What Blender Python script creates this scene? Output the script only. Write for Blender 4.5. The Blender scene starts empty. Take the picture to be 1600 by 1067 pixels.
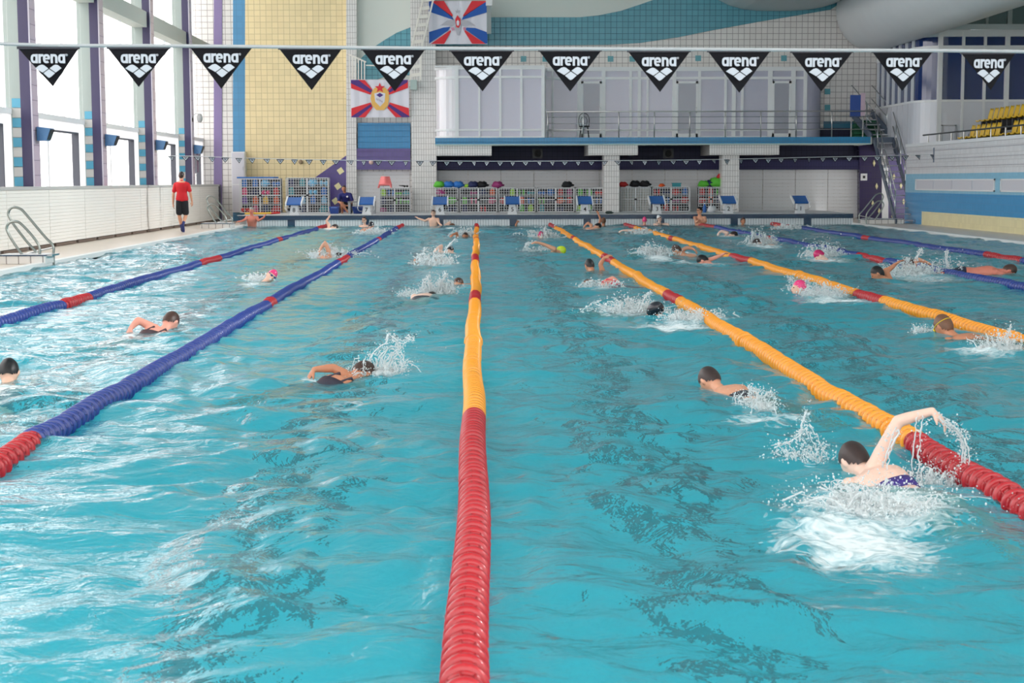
import bpy, math, random
import numpy as np
from mathutils import Vector, Matrix, noise as mnoise
R = random.Random(7)
PI = math.pi
SC = bpy.context.scene
COL = SC.collection

# ------------------------------------------------------------------ camera
FPX, W, H, CZ = 2440.0, 1600, 1067, 1.5
CAM = Vector((0, 0, CZ))
_yw = Vector((746 - 800, 533.5 - 283, -FPX)).normalized()      # world +Y in camera axes
_xw = Vector((1, 0.0030, 0)); _xw = (_xw - _yw * _xw.dot(_yw)).normalized()
_zw = _xw.cross(_yw)
ROT = Matrix((_xw, _yw, _zw))                                    # rows: world axes in camera space
cd = bpy.data.cameras.new('camera'); cam = bpy.data.objects.new('camera', cd); COL.objects.link(cam)
cd.sensor_width = 36; cd.lens = FPX / W * 36; cd.clip_end = 300; cd.clip_start = 0.05
cam.matrix_world = Matrix.Translation(CAM) @ ROT.to_4x4()
cd.dof.use_dof = True; cd.dof.focus_distance = 15.0; cd.dof.aperture_fstop = 8.0
SC.camera = cam

def ray(x, y):
    return (ROT @ Vector((x - 800, 533.5 - y, -FPX)))
def PY(x, y, Y):                       # pixel -> point on the plane at distance Y
    d = ray(x, y); return CAM + d * (Y / d.y)
def PZ(x, y, z=0.0):                   # pixel -> point on the horizontal plane z
    d = ray(x, y); return CAM + d * ((z - CZ) / d.z)
def PX(x, y, X):
    d = ray(x, y); return CAM + d * (X / d.x)

# ------------------------------------------------------------------ world, light, exposure
wd = bpy.data.worlds.new('sky'); SC.world = wd; wd.use_nodes = True
bg = wd.node_tree.nodes['Background']; bg.inputs[0].default_value = (1.0, 0.975, 0.965, 1); bg.inputs[1].default_value = 3.0
SC.view_settings.view_transform = 'Standard'; SC.view_settings.look = 'None'
SC.view_settings.gamma = 1; SC.view_settings.use_curve_mapping = False
SC.view_settings.exposure = 0.36
SC.cycles.max_bounces = 9; SC.cycles.diffuse_bounces = 5; SC.cycles.glossy_bounces = 4
SC.cycles.transmission_bounces = 6; SC.cycles.transparent_max_bounces = 10
SC.cycles.sample_clamp_indirect = 8
SC.cycles.use_denoising = True

def portal(name, loc, rot, sx, sy):
    l = bpy.data.lights.new(name, 'AREA'); l.shape = 'RECTANGLE'; l.size = sx; l.size_y = sy
    l.cycles.is_portal = True
    o = bpy.data.objects.new(name, l); COL.objects.link(o); o.location = loc; o.rotation_euler = rot
portal('daylight_portal', (-10.65, 26, 6.0), (0, -PI/2, 0), 10.6, 72)

portal('added_rear_glazing_portal', (4, -7.9, 5.6), (PI/2, 0, PI), 28, 8.4)  # portal for the glazing added behind the camera to light the foreground
for _k in range(5):            # fill lamps added high right, out of view, to brighten the left wall
    _l = bpy.data.lights.new('fill_lamp', 'AREA'); _l.shape = 'RECTANGLE'; _l.size = 1.2; _l.size_y = .8; _l.energy = 165; _l.spread = math.radians(46); _l.color = (1, .985, .97)
    _o = bpy.data.objects.new('fill_lamp', _l); COL.objects.link(_o); _o.location = (12.4, 4 + 11*_k, 9.0); _o.rotation_euler = (0, math.radians(70), 0)
# ------------------------------------------------------------------ materials
MATS = {}
def srgb(c):
    return tuple(((v/255)/12.92 if v/255 <= 0.04045 else ((v/255+0.055)/1.055)**2.4) for v in c) + (1,)
def mat(name, c, rough=0.5, metal=0.0, spec=0.5, coat=0, noise=0.0, nscale=8, bump=0.0, sheen=0):
    if name in MATS: return MATS[name]
    m = bpy.data.materials.new(name); m.use_nodes = True; MATS[name] = m
    nt = m.node_tree; b = nt.nodes['Principled BSDF']
    col = srgb(c) if max(c) > 1.01 else tuple(c) + (1,)
    b.inputs['Base Color'].default_value = col; b.inputs['Roughness'].default_value = rough
    b.inputs['Metallic'].default_value = metal; b.inputs['Specular IOR Level'].default_value = spec
    b.inputs['Coat Weight'].default_value = coat
    if noise or bump:
        tc = nt.nodes.new('ShaderNodeTexCoord'); n = nt.nodes.new('ShaderNodeTexNoise')
        n.inputs['Scale'].default_value = nscale; n.inputs['Detail'].default_value = 5
        nt.links.new(tc.outputs['Object'], n.inputs['Vector'])
        if noise:
            mr = nt.nodes.new('ShaderNodeMapRange'); mr.inputs[3].default_value = 1-noise; mr.inputs[4].default_value = 1+noise
            mx = nt.nodes.new('ShaderNodeVectorMath'); mx.operation = 'SCALE'; mx.inputs[0].default_value = col[:3]
            nt.links.new(n.outputs['Fac'], mr.inputs[0]); nt.links.new(mr.outputs[0], mx.inputs['Scale'])
            nt.links.new(mx.outputs[0], b.inputs['Base Color'])
        if bump:
            bp = nt.nodes.new('ShaderNodeBump'); bp.inputs['Strength'].default_value = bump; bp.inputs['Distance'].default_value = 0.01
            nt.links.new(n.outputs['Fac'], bp.inputs['Height']); nt.links.new(bp.outputs[0], b.inputs['Normal'])
    return m
def tile(name, c, g, axes, su, sv, lw=0.07, ou=0.0, ov=0.0, rough=0.25, var=0.04, lv=None):
    """glazed tiles: grout grid over two world axes, each tile a slightly different tone"""
    if name in MATS: return MATS[name]
    m = bpy.data.materials.new(name); m.use_nodes = True; MATS[name] = m
    nt = m.node_tree; b = nt.nodes['Principled BSDF']; N = nt.nodes.new; L = nt.links.new
    ge = N('ShaderNodeNewGeometry'); sp = N('ShaderNodeSeparateXYZ'); L(ge.outputs['Position'], sp.inputs[0])
    def mth(op, a, bb=None):
        n = N('ShaderNodeMath'); n.operation = op
        for i, v in enumerate((a, bb)):
            if v is None: continue
            if isinstance(v, (int, float)): n.inputs[i].default_value = v
            else: L(v, n.inputs[i])
        return n.outputs[0]
    cells = []; masks = []
    for ax, s, o, w in ((axes[0], su, ou, lw), (axes[1], sv, ov, lv or lw)):
        u = mth('DIVIDE', mth('ADD', sp.outputs['XYZ'.index(ax)], o + 100*s), s)
        cells.append(mth('FLOOR', u)); masks.append(mth('LESS_THAN', mth('FRACT', u), w * 0.2 / s if False else w))
    grout = mth('MAXIMUM', masks[0], masks[1])
    cx = N('ShaderNodeCombineXYZ'); L(cells[0], cx.inputs[0]); L(cells[1], cx.inputs[1])
    wn = N('ShaderNodeTexWhiteNoise'); wn.noise_dimensions = '2D'; L(cx.outputs[0], wn.inputs['Vector'])
    mr = N('ShaderNodeMapRange'); mr.inputs[3].default_value = 1-var; mr.inputs[4].default_value = 1+var; L(wn.outputs['Value'], mr.inputs[0])
    sc = N('ShaderNodeVectorMath'); sc.operation = 'SCALE'; sc.inputs[0].default_value = srgb(c)[:3]; L(mr.outputs[0], sc.inputs['Scale'])
    mx = N('ShaderNodeMix'); mx.data_type = 'RGBA'; L(grout, mx.inputs[0]); L(sc.outputs[0], mx.inputs[6]); mx.inputs[7].default_value = srgb(g)
    L(mx.outputs[2], b.inputs['Base Color'])
    rr = N('ShaderNodeMapRange'); rr.inputs[3].default_value = rough; rr.inputs[4].default_value = 0.8; L(grout, rr.inputs[0]); L(rr.outputs[0], b.inputs['Roughness'])
    return m

# ------------------------------------------------------------------ mesh builder
class MB:
    def __init__(s): s.v = []; s.f = []; s.mi = []; s.cur = 0
    def add(s, vs, fs):
        o = len(s.v); s.v.extend([tuple(v) for v in vs]); s.f.extend([tuple(i+o for i in f) for f in fs]); s.mi.extend([s.cur]*len(fs)); return s
    def box(s, x0, x1, y0, y1, z0, z1):
        if x0 > x1: x0, x1 = x1, x0
        if y0 > y1: y0, y1 = y1, y0
        if z0 > z1: z0, z1 = z1, z0
        return s.add([(x0,y0,z0),(x1,y0,z0),(x1,y1,z0),(x0,y1,z0),(x0,y0,z1),(x1,y0,z1),(x1,y1,z1),(x0,y1,z1)],
              [(0,3,2,1),(4,5,6,7),(0,1,5,4),(1,2,6,5),(2,3,7,6),(3,0,4,7)])
    def bar(s, a, b, w, d, up=(0,0,1)):
        a = Vector(a); b = Vector(b); t = (b-a).normalized(); u = Vector(up)
        if abs(t.dot(u)) > .95: u = Vector((0,1,0))
        sx = t.cross(u).normalized(); sy = sx.cross(t)
        vs = [p + sx*(w/2*i) + sy*(d/2*j) for p in (a, b) for i, j in ((-1,-1),(1,-1),(1,1),(-1,1))]
        return s.add(vs, [(3,2,1,0),(4,5,6,7),(0,1,5,4),(1,2,6,5),(2,3,7,6),(3,0,4,7)])
    def tube(s, pts, r, n=8, closed=False):
        pts = [Vector(p) for p in pts]; rs = r if isinstance(r, (list, tuple)) else [r]*len(pts)
        vs = []; fs = []; prev = None; m = len(pts)
        for i, p in enumerate(pts):
            if closed: t = pts[(i+1) % m] - pts[i-1]
            else: t = pts[min(i+1, m-1)] - pts[max(i-1, 0)]
            t = t.normalized() if t.length > 1e-9 else Vector((0,0,1))
            if prev is None:
                u = Vector((0,0,1)) if abs(t.z) < .9 else Vector((1,0,0)); u = (u - t*u.dot(t)).normalized()
            else:
                u = prev - t*prev.dot(t); u = u.normalized() if u.length > 1e-6 else t.orthogonal().normalized()
            prev = u; w = t.cross(u)
            for k in range(n):
                a = 2*PI*k/n; vs.append(p + u*(math.cos(a)*rs[i]) + w*(math.sin(a)*rs[i]))
        for i in range(m if closed else m-1):
            j = (i+1) % m
            for k in range(n):
                k2 = (k+1) % n; fs.append((i*n+k, i*n+k2, j*n+k2, j*n+k))
        if not closed: fs.append(tuple(range(n))[::-1]); fs.append(tuple((m-1)*n+k for k in range(n)))
        return s.add(vs, fs)
    def ell(s, c, rx, ry, rz, M=None, nu=12, nv=8, keep=None, jit=0):
        c = Vector(c); M = M or Matrix.Identity(3); vs = []; fs = []
        for j in range(nv+1):
            th = PI*j/nv
            for i in range(nu):
                a = 2*PI*i/nu
                q = Vector((math.sin(th)*math.cos(a), math.sin(th)*math.sin(a), math.cos(th)))
                k = 1 + (jit*(mnoise.noise(q*2.3 + c*3)) if jit else 0)
                vs.append(c + M @ Vector((q.x*rx*k, q.y*ry*k, q.z*rz*k)))
        for j in range(nv):
            for i in range(nu):
                i2 = (i+1) % nu; f = (j*nu+i, (j+1)*nu+i, (j+1)*nu+i2, j*nu+i2)
                if keep is None or all(keep(M.transposed() @ (vs[q]-c)) for q in f): fs.append(f)
        return s.add(vs, fs)
    def prism(s, poly, fn, d0, d1):
        """poly in 2D, fn(u, v, d) -> 3D, extruded d0..d1"""
        n = len(poly)
        vs = [fn(u, v, d0) for u, v in poly] + [fn(u, v, d1) for u, v in poly]
        return s.add(vs, [tuple(range(n))[::-1], tuple(range(n, 2*n))] + [(i, (i+1) % n, n+(i+1) % n, n+i) for i in range(n)])
    def lathe(s, prof, n=16, fn=None):
        """prof (r, h); axis = third coordinate; fn maps (x,y,h)->3D"""
        fn = fn or (lambda x, y, h: (x, y, h)); vs = []; m = len(prof)
        for r, h in prof:
            for k in range(n):
                a = 2*PI*k/n; vs.append(fn(r*math.cos(a), r*math.sin(a), h))
        fs = [(i*n+k, i*n+(k+1) % n, (i+1)*n+(k+1) % n, (i+1)*n+k) for i in range(m-1) for k in range(n)]
        fs += [tuple(range(n))[::-1], tuple((m-1)*n+k for k in range(n))]
        return s.add(vs, fs)
    def mesh(s, name, m, smooth=False):
        me = bpy.data.meshes.new(name); me.from_pydata(s.v, [], s.f)
        for q in (m if isinstance(m, (list, tuple)) else [m]): me.materials.append(q)
        if isinstance(m, (list, tuple)): me.polygons.foreach_set('material_index', s.mi)
        if smooth:
            me.polygons.foreach_set('use_smooth', [True]*len(me.polygons))
        me.update(); return me
    def build(s, name, m, parent=None, smooth=False, **kw):
        me = s.mesh(name, m, smooth); return obj(name, me, parent, **kw)
def recenter(o):
    me = o.data; n = len(me.vertices); a = np.empty(n*3); me.vertices.foreach_get('co', a); a = a.reshape(-1, 3)
    c = a.mean(0); c[2] = a[:, 2].min(); a -= c; me.vertices.foreach_set('co', a.ravel()); o.location = Vector(c); me.update()
def obj(name, me, parent=None, label=None, cat=None, group=None, kind=None, loc=None):
    o = bpy.data.objects.new(name, me); COL.objects.link(o)
    if parent is not None: o.parent = parent
    if loc is not None: o.location = loc
    if label: o['label'] = label
    if cat: o['category'] = cat
    if group: o['group'] = group
    if kind: o['kind'] = kind
    return o
def thing(name, label, cat, loc=(0, 0, 0), group=None, rz=0):
    o = obj(name, None, None, label, cat, group); o.location = loc; o.rotation_euler = (0, 0, rz); o.empty_display_size = 0.1; return o
def local(o, p): return Vector(p) - o.location
def crom(pts, k=5, closed=False):
    P = [Vector(p) for p in pts]; n = len(P); out = []
    for i in range(n if closed else n-1):
        a, b, c, d = (P[(i-1) % n] if closed else P[max(i-1, 0)]), P[i], P[(i+1) % n], (P[(i+2) % n] if closed else P[min(i+2, n-1)])
        for j in range(k):
            t = j/k; out.append(0.5*((2*b) + (c-a)*t + (2*a-5*b+4*c-d)*t*t + (3*b-a-3*c+d)*t**3))
    if not closed: out.append(P[-1])
    return out
# ================================================================== THE SETTING
XL, XR, Y0, Y1 = -7.78, 12.72, 3.0, 53.0     # pool rim
XWL, XWR = -9.66, 14.6                       # low wall on the left, stand wall on the right
YB = 59.0                                     # back wall
ROPE_X = [-5.04 + 2.5*i for i in range(7)]
LANE_C = [-6.29 + 2.5*i for i in range(8)]    # lane 8 ... lane 1
m_deck = mat('deck_tile_beige', (220, 206, 192), .35, noise=.08, nscale=3)
m_rimw = mat('pool_rim_white', (228, 228, 226), .4)
m_plaster = mat('plaster', (214, 220, 214), .7)
m_ceil = mat('ceiling_paint', (232, 234, 234), .8)
t_white = tile('white_wall_tile', (228, 224, 220), (156, 149, 146), 'XZ', .217, .217, .09)
t_narrow = tile('white_narrow_tile', (228, 226, 224), (160, 156, 154), 'XZ', .09, .205, .14, lv=.06)
t_narrowy = tile('white_narrow_tile_side', (226, 225, 228), (180, 178, 180), 'YZ', .1, .205, .12, lv=.06)
t_yellow = tile('yellow_wall_tile', (240, 220, 172), (196, 176, 132), 'XZ', .217, .217, .07)
t_teal = tile('teal_wall_tile', (92, 158, 174), (52, 100, 116), 'XZ', .217, .217, .08)
t_skyblue = tile('sky_blue_wall_tile', (88, 148, 190), (74, 126, 166), 'XZ', .217, .217, .06)
t_lilac = mat('lilac_paint', (132, 116, 160), .4)
t_blue = tile('blue_band_tile', (38, 132, 180), (30, 104, 146), 'XZ', .1, .24, .1)
t_purple = tile('purple_wall_tile', (92, 78, 140), (78, 66, 120), 'XZ', .1, .2, .08)
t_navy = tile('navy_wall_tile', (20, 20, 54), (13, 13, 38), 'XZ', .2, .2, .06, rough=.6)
t_endwall = tile('pool_end_white_tile', (222, 224, 226), (120, 126, 134), 'XZ', .09, .3, .13, lv=.02)
m_navycop = mat('navy_coping_tile', (24, 58, 86), .25, noise=.1, nscale=6)
t_pool = tile('pool_floor_tile', (106, 228, 244), (88, 204, 226), 'XY', .25, .25, .05, rough=.5, var=.03)
t_poolw = tile('pool_side_tile', (120, 226, 238), (100, 204, 222), 'YZ', .25, .25, .05, rough=.5, var=.03)
m_line = mat('lane_line_tile', (16, 26, 52), .5)
m_white = mat('white_enamel', (232, 232, 234), .3)
m_steel = mat('brushed_steel', (190, 192, 192), .28, metal=1)
m_dsteel = mat('grey_painted_steel', (92, 104, 122), .4, metal=.2)
m_black = mat('black_plastic', (18, 20, 24), .4)
m_blue = mat('blue_plastic', (28, 96, 172), .35)

def struct(name, mb, m, parent=None, smooth=False, label=None):
    o = mb.build(name, m, parent, smooth)
    if parent is None: o['kind'] = 'structure'
    if label: o['label'] = label
    return o
# pool basin ------------------------------------------------------
DEPTH = -2.0
fl = struct('floor', MB().box(XL, XR, Y0, Y1, DEPTH-.2, DEPTH), t_pool, label='turquoise tiled pool bottom under the water')
b = MB()
for i, x in enumerate(LANE_C):
    q = MB().box(x-.13, x+.13, Y0+2, Y1-2, DEPTH, DEPTH+.012); q.box(x-.5, x+.5, Y1-2.25, Y1-2, DEPTH, DEPTH+.013)
    q.build('lane_marking', m_line, fl)
basin = struct('wall_basin', MB().box(XL-.3, XL, Y0, Y1, DEPTH-.2, -.02).box(XR, XR+.3, Y0, Y1, DEPTH-.2, -.02)
               .box(XL-.3, XR+.3, Y0-.3, Y0, DEPTH-.2, -.02), t_poolw, label='turquoise tiled side walls of the pool basin')
# decks
dk = struct('floor', MB().box(XWL-.4, XL-.14, -8, YB, -.3, .04).box(XR+.14, XWR+.3, -8, Y1+.2, -.3, .04).box(XL-.14, XR+.14, -8, Y0-.14, -.3, .04)
            .box(XR+.3, XWR+2.2, Y1+.2, YB, -.3, .04), m_deck, label='beige tiled pool deck along both sides')
dk.name = 'floor_deck'
rim = struct('trim_1', MB().box(XL-.16, XL, Y0-.14, Y1, -.3, .07).box(XR, XR+.14, Y0-.14, Y1, -.3, .055).box(XL, XR, Y0-.14, Y0, -.3, .055), m_rimw,
             label='white pool rim along the side decks')
# end platform (raised end of the pool)
XE0, XE1 = XL - .02, XR + .05
ep = struct('wall_pool_end', MB().box(XE0, XE1, Y1, Y1+.2, DEPTH-.2, .215), t_endwall, label='white narrow tiled end wall of the pool above the water')
struct('coping', MB().box(XE0-.25, XE1, Y1-.03, Y1+.2, .215, .362), m_navycop, ep)
for x in LANE_C:
    struct('lane_target', MB().box(x-.125, x+.125, Y1-.012, Y1+.01, DEPTH, .215), m_navycop, ep)
pf = struct('floor_platform', MB().box(XE0-.25, XE1+.02, Y1+.2, YB+.4, -.3, .37).box(XE0-.3, XE1, Y1-.05, Y1+.22, .362, .378),
       mat('platform_tile', (196, 198, 200), .4), label='raised grey tiled platform behind the starting blocks')
# ---------------------------------------------------------------- back wall
bw = struct('wall_back', MB().box(-11.2, 18.5, YB, YB+.3, 0, 11.3), t_white, label='white tiled back wall of the hall')
def onwall(name, poly_px, m, Y=YB, d=.03, parent=bw, label=None, dd=0.0):
    pts = [PY(x, y, Y-d) for x, y in poly_px]
    o = MB().prism([(p.x, p.z) for p in pts], lambda u, v, q: (u, Y-q, v), dd, d).build(name, m, parent)
    if label: o['label'] = label
    return o
def rect(x0, y0, x1, y1): return [(x0, y0), (x1, y0), (x1, y1), (x0, y1)]
onwall('painted_panel', rect(383, -60, 541, 345), t_yellow, label='tall pale yellow tiled panel')
onwall('painted_strip', rect(364, -60, 383, 345), t_skyblue, label='sky blue tiled strip')
onwall('painted_strip', rect(334, -60, 347, 345), t_lilac, label='lilac painted strip')
onwall('painted_triangle', [(541, 243), (541, 345), (460, 345), (460, 300)], t_purple, label='purple tiled triangle', d=.035, dd=.03)
m_cream = mat('cream_tile', (236, 226, 176), .3)
for cx, cy, r in ((532, 267, 6), (528, 291, 6), (524, 314, 6)):
    onwall('diamond_tile', [(cx-r, cy-1), (cx+1, cy-r), (cx+r, cy+1), (cx-1, cy+r)], m_cream, d=.045, dd=.035)
# plaster field and teal swoosh left of the pillar
onwall('plaster_field', rect(557, -60, 643, 124), m_plaster, d=.02)
onwall('teal_swoosh', [(557, 100), (566, 89), (585, 73), (600, 63), (620, 51), (643, 42), (643, 118), (612, 116), (590, 124), (557, 124)], t_teal, d=.04, dd=.02)
# plaster + teal wave right of the pillar
onwall('plaster_field', [(680, -60), (1500, -60), (1500, 0), (1290, 14), (1180, 30), (900, 40), (680, 40)], m_plaster, d=.02)
onwall('teal_wave', [(763, 27), (905, 27), (935, 24), (970, 17), (1000, 7), (1020, 0), (1045, -12), (1100, -14), (1320, 0), (1298, 15), (1240, 25), (1180, 35), (1120, 46), (1060, 58), (1000, 67), (950, 70), (680, 72), (680, 27)], t_teal, d=.04, dd=.0)
for x, y in ((818, 92), (852, 92), (954, 92), (988, 92), (1091, 91), (1225, 91), (1293, 143), (1293, 168), (1152, 91)):
    onwall('teal_tile', rect(x-4.4, y-4.4, x+4.4, y+4.4), mat('teal_single', (88, 160, 172), .25), d=.02)
onwall('teal_panel', rect(1287, 190, 1372, 217), mat('teal_dark', (40, 108, 136), .3), d=.02)
# blue / purple block between the column and the pillar
onwall('blue_panel', rect(559, 192, 641, 232), tile('blue_tile_l', (44, 134, 186), (36, 110, 156), 'XZ', .1, .21, .08), d=.25, label='blue tiled panel under the lower flag')
onwall('purple_panel', rect(556, 232, 641, 265), t_purple, d=.3, label='purple tiled panel')
onwall('narrow_column', rect(541, -60, 557, 345), t_narrow, d=.33, label='narrow white tiled column beside the yellow panel')
m_panel = mat('white_cladding', (226, 226, 228), .4)
def cladding(x0, x1, y0, y1, n, Y, parent):
    """white ribbed cladding panels, each one its own piece with recessed joints"""
    a, c = PY(x0, y0, Y), PY(x1, y1, Y); w = (c.x-a.x)/n
    for i in range(n):
        q = MB(); xa, xb = a.x+i*w+.012, a.x+(i+1)*w-.012; k = max(2, int((a.z-c.z)/.13)); hz = (a.z-c.z)/k
        for j in range(k): q.box(xa, xb, Y-.03-.004*(j % 2), Y, c.z+j*hz+.006, c.z+(j+1)*hz-.004)
        q.build('cladding_panel', m_panel, parent)
cladding(557, 641, 268, 340, 2, YB, bw)
cladding(680, 1343, 266, 340, 13, YB-.02, bw)
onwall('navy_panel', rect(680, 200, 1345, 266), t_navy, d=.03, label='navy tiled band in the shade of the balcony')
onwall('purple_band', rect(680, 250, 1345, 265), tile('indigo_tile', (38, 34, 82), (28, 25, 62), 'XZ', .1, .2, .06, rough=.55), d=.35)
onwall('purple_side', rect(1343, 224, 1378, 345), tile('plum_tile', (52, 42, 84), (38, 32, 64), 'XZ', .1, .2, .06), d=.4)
onwall('purple_side', rect(1388, 224, 1450, 350), tile('plum_tile_painted_lit', (104, 92, 140), (74, 66, 110), 'XZ', .1, .2, .06), d=.1)  # lighter copy of the plum tile, light put into its colour
onwall('white_strip', rect(1378, 262, 1388, 350), m_white, d=.42)
for x, y in ((1366, 255), (1370, 291), (1397, 276), (1364, 318), (1374, 330), (1412, 315), (1395, 338), (1408, 290)):
    onwall('diamond_tile', [(x-2, y), (x, y-5), (x+2, y), (x, y+5)], m_cream, d=.45 if x < 1390 else .15)
# pillars and the balcony
pil = struct('wall_pillar', MB().box(PY(641, 0, 58).x, PY(680, 0, 58).x, 58.0, YB, .3, 11.2), t_narrow, label='tall white tiled pillar right of the lower flag')
cy = 56.9
for n, (x0, x1) in enumerate(((944, 969), (1131, 1158))):
    q = struct('wall_column', MB().box(PY(x0, 0, cy).x, PY(x1, 0, cy).x, cy, cy+.7, .3, 2.5), t_narrow,
               label=('white tiled column under the balcony behind block four', 'white tiled column under the balcony behind block two')[n])
for n, (x0, x1, y1) in enumerate(((680, 767, 243), (920, 998, 243), (1111, 1221, 243))):
    q = struct('trim_%d' % (n+2), MB().box(PY(x0, 0, 56.6).x, PY(x1, 0, 56.6).x, 56.6, 58.9, 2.42, 2.8), t_narrow, label='white tiled bracket beam under the balcony')
BX0, BX1 = PY(679, 0, 56.5).x, PY(1365, 0, 56.5).x
bal = struct('floor_balcony', MB().box(BX0, BX1, 56.55, YB, 2.8, 3.03), m_plaster, label='balcony slab across the back of the hall')
q = MB()
struct('fascia_tile_band', MB().box(BX0-.02, BX1, 56.5, 56.56, 2.82, 3.05), t_blue, bal, label='blue tiled front edge')
struct('drip_edge', MB().box(BX0-.02, BX1, 56.48, 56.6, 2.775, 2.82), mat('pale_green', (176, 200, 196), .5), bal)
struct('end_fascia', MB().box(BX1-.01, BX1+.04, 56.5, YB, 2.78, 3.05), m_plaster, bal)
for x in (840, 1044):
    p = PY(x, 240, YB-.03); t = thing('vent_grille', 'dark square wall speaker under the balcony, %s one' % ('left' if x < 900 else 'right'), 'speaker', (p.x, YB-.03, p.z-.17))
    MB().box(-.19, .19, -.04, 0, 0, .34).build('housing', m_black, t)
    MB().lathe([(.13, 0), (.13, .02), (.1, .03), (.02, .01)], 14, lambda a, b_, h: (a, -.04-h, .17+b_)).build('cone', mat('speaker_cone', (8, 8, 10), .6), t)
# ---------------------------------------------------------------- right stand wall
rw = struct('wall_right', MB().box(XWR, XWR+.3, -8, 53.2, 0, 2.67), t_narrowy, label='tiled side wall below the spectator stand')
def side(name, z0, z1, y0, y1, m, d=.02, label=None):
    o = MB().box(XWR-d, XWR, y0, y1, z0, z1).build(name, m, rw)
    if label: o['label'] = label
    return o
side('pale_blue_band', 1.08, 1.695, -8, 53.18, tile('pale_blue_tile_side', (140, 192, 218), (120, 172, 200), 'YZ', .1, .2, .06), .02, 'pale blue tiled band')
side('blue_band', .46, 1.08, -8, 53.18, tile('blue_tile_side', (66, 150, 204), (54, 128, 182), 'YZ', .1, .2, .06), .02, 'mid blue tiled band')
side('blue_end', .04, .46, 51.1, 53.18, MATS['blue_tile_side'], .02)
side('yellow_band', .04, .47, -8, 51.1, tile('yellow_tile_side', (236, 226, 180), (206, 196, 150), 'YZ', .2, .2, .05), .03, 'pale yellow tiled band at floor level')
for z in (1.9, 2.15, 2.42): side('joint_strip', z, z+.02, -8, 53.18, mat('grey_joint', (170, 168, 175), .6), .012)
side('wall_cap', 2.6, 2.7, -8, 53.2, m_white, .05)
ys = [51.9, 43.9, 43.4, 35.5, 35, 27]
for i in range(3):
    a, c = ys[2*i], ys[2*i+1]
    q = MB().box(XWR-.05, XWR, c, a, 1.16, 1.2).box(XWR-.05, XWR, c, a, 1.48, 1.52).box(XWR-.05, XWR, a-.06, a, 1.16, 1.52).box(XWR-.05, XWR, c, c+.06, 1.16, 1.52)
    fr = q.build('vent_frame', m_white, rw)
    n = 4
    for k in range(n):
        w = (a-c-.12)/n; MB().box(XWR-.035, XWR, c+.06+k*w+.02, c+.06+(k+1)*w-.02, 1.2, 1.48).build('vent_panel', mat('vent_grey', (208, 206, 214), .5), fr)
struct('wall_corner', MB().box(XWR+.3, XWR+2.5, 53.1, 53.3, 0, 2.67), t_white, label='white tiled end of the stand wall')
for _k in range(5):  # housings and hangers invented for the added fill lamps
    _t = thing('fill_light', 'floodlight added high on the right, outside the picture, %s one from the viewer' % ['first', 'second', 'third', 'fourth', 'fifth'][_k], 'lamp', (12.5, 4 + 11*_k, 9.1), 'added fill lights'); MB().box(0, .3, -.65, .65, -.3, .5).build('housing', m_white, _t); MB().box(.1, .16, -.05, .05, .5, 2.1).build('hanger', m_steel, _t)
st = struct('floor_stand', MB().box(XWR+.25, 18.9, 20, 53.2, 2.2, 2.38), m_plaster, label='floor of the spectator stand')
# ---------------------------------------------------------------- left low wall
lw = struct('wall_left', MB().box(XWL-.35, XWL-.04, -8, 58.9, 0, 1.34), mat('wall_core', (150, 150, 148), .7), label='low clad parapet wall along the left deck')
m_clad = mat('ribbed_cladding', (244, 242, 236), .38, noise=.02, nscale=2)
y = 10.0; k = 0
while y < 58.8:
    y2 = min(y + 3.2, 58.9); q = MB(); n = 16; z0, z1 = .12, 1.34
    for j in range(n):
        a = z0+(z1-z0)*j/n; c = z0+(z1-z0)*(j+1)/n
        q.box(XWL-.04, XWL-.004*(j % 2), y+.01, y2-.01, a+.004, c)
    q.build('cladding_panel', m_clad, lw); y = y2
struct('sill', MB().box(XWL-.5, XWL+.03, -8, 58.95, 1.34, 1.41), mat('sill_grey', (186, 186, 184), .5), lw)
y = 20.0
while y < 58:
    MB().box(XWL-.03, XWL+.02, y, y+1.75, .05, .11).build('skirting_gap', mat('skirting_brown', (110, 94, 84), .6), lw); y += 2.0
struct('post', MB().box(XWL-.03, XWL+.05, 58.8, 58.95, .04, 1.4), mat('dark_post', (80, 76, 88), .5), lw)
# ---------------------------------------------------------------- left window wall: piers and glazed bays
XP, XG = -9.8, -10.22
m_pur = mat('purple_pier_tile', (50, 43, 82), .35)
m_mauve = tile('mauve_pier_tile', (196, 178, 194), (130, 112, 130), 'YZ', 5, .33, .001, lv=.05)
m_grey = mat('grey_green_paint', (156, 166, 162), .6)
m_checkb = mat('check_tile_blue', (70, 150, 178), .25); m_checkw = mat('check_tile_grey', (186, 184, 180), .3)
m_glass = bpy.data.materials.new('window_glass'); m_glass.use_nodes = True
nt = m_glass.node_tree; nt.nodes.clear(); o_ = nt.nodes.new('ShaderNodeOutputMaterial'); mx = nt.nodes.new('ShaderNodeMixShader')
tr = nt.nodes.new('ShaderNodeBsdfTransparent'); gl = nt.nodes.new('ShaderNodeBsdfGlossy'); gl.inputs['Roughness'].default_value = .02
mx.inputs[0].default_value = .06; nt.links.new(tr.outputs[0], mx.inputs[1]); nt.links.new(gl.outputs[0], mx.inputs[2]); nt.links.new(mx.outputs[0], o_.inputs[0])
PIER_Y = [-3.7, 2.7, 9.1, 15.5, 22.0, 28.4, 34.9, 41.3, 47.8, 54.2]
t_wy = tile('white_tile_window_wall', (244, 244, 246), (200, 198, 202), 'YZ', .3, .3, .04)
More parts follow.
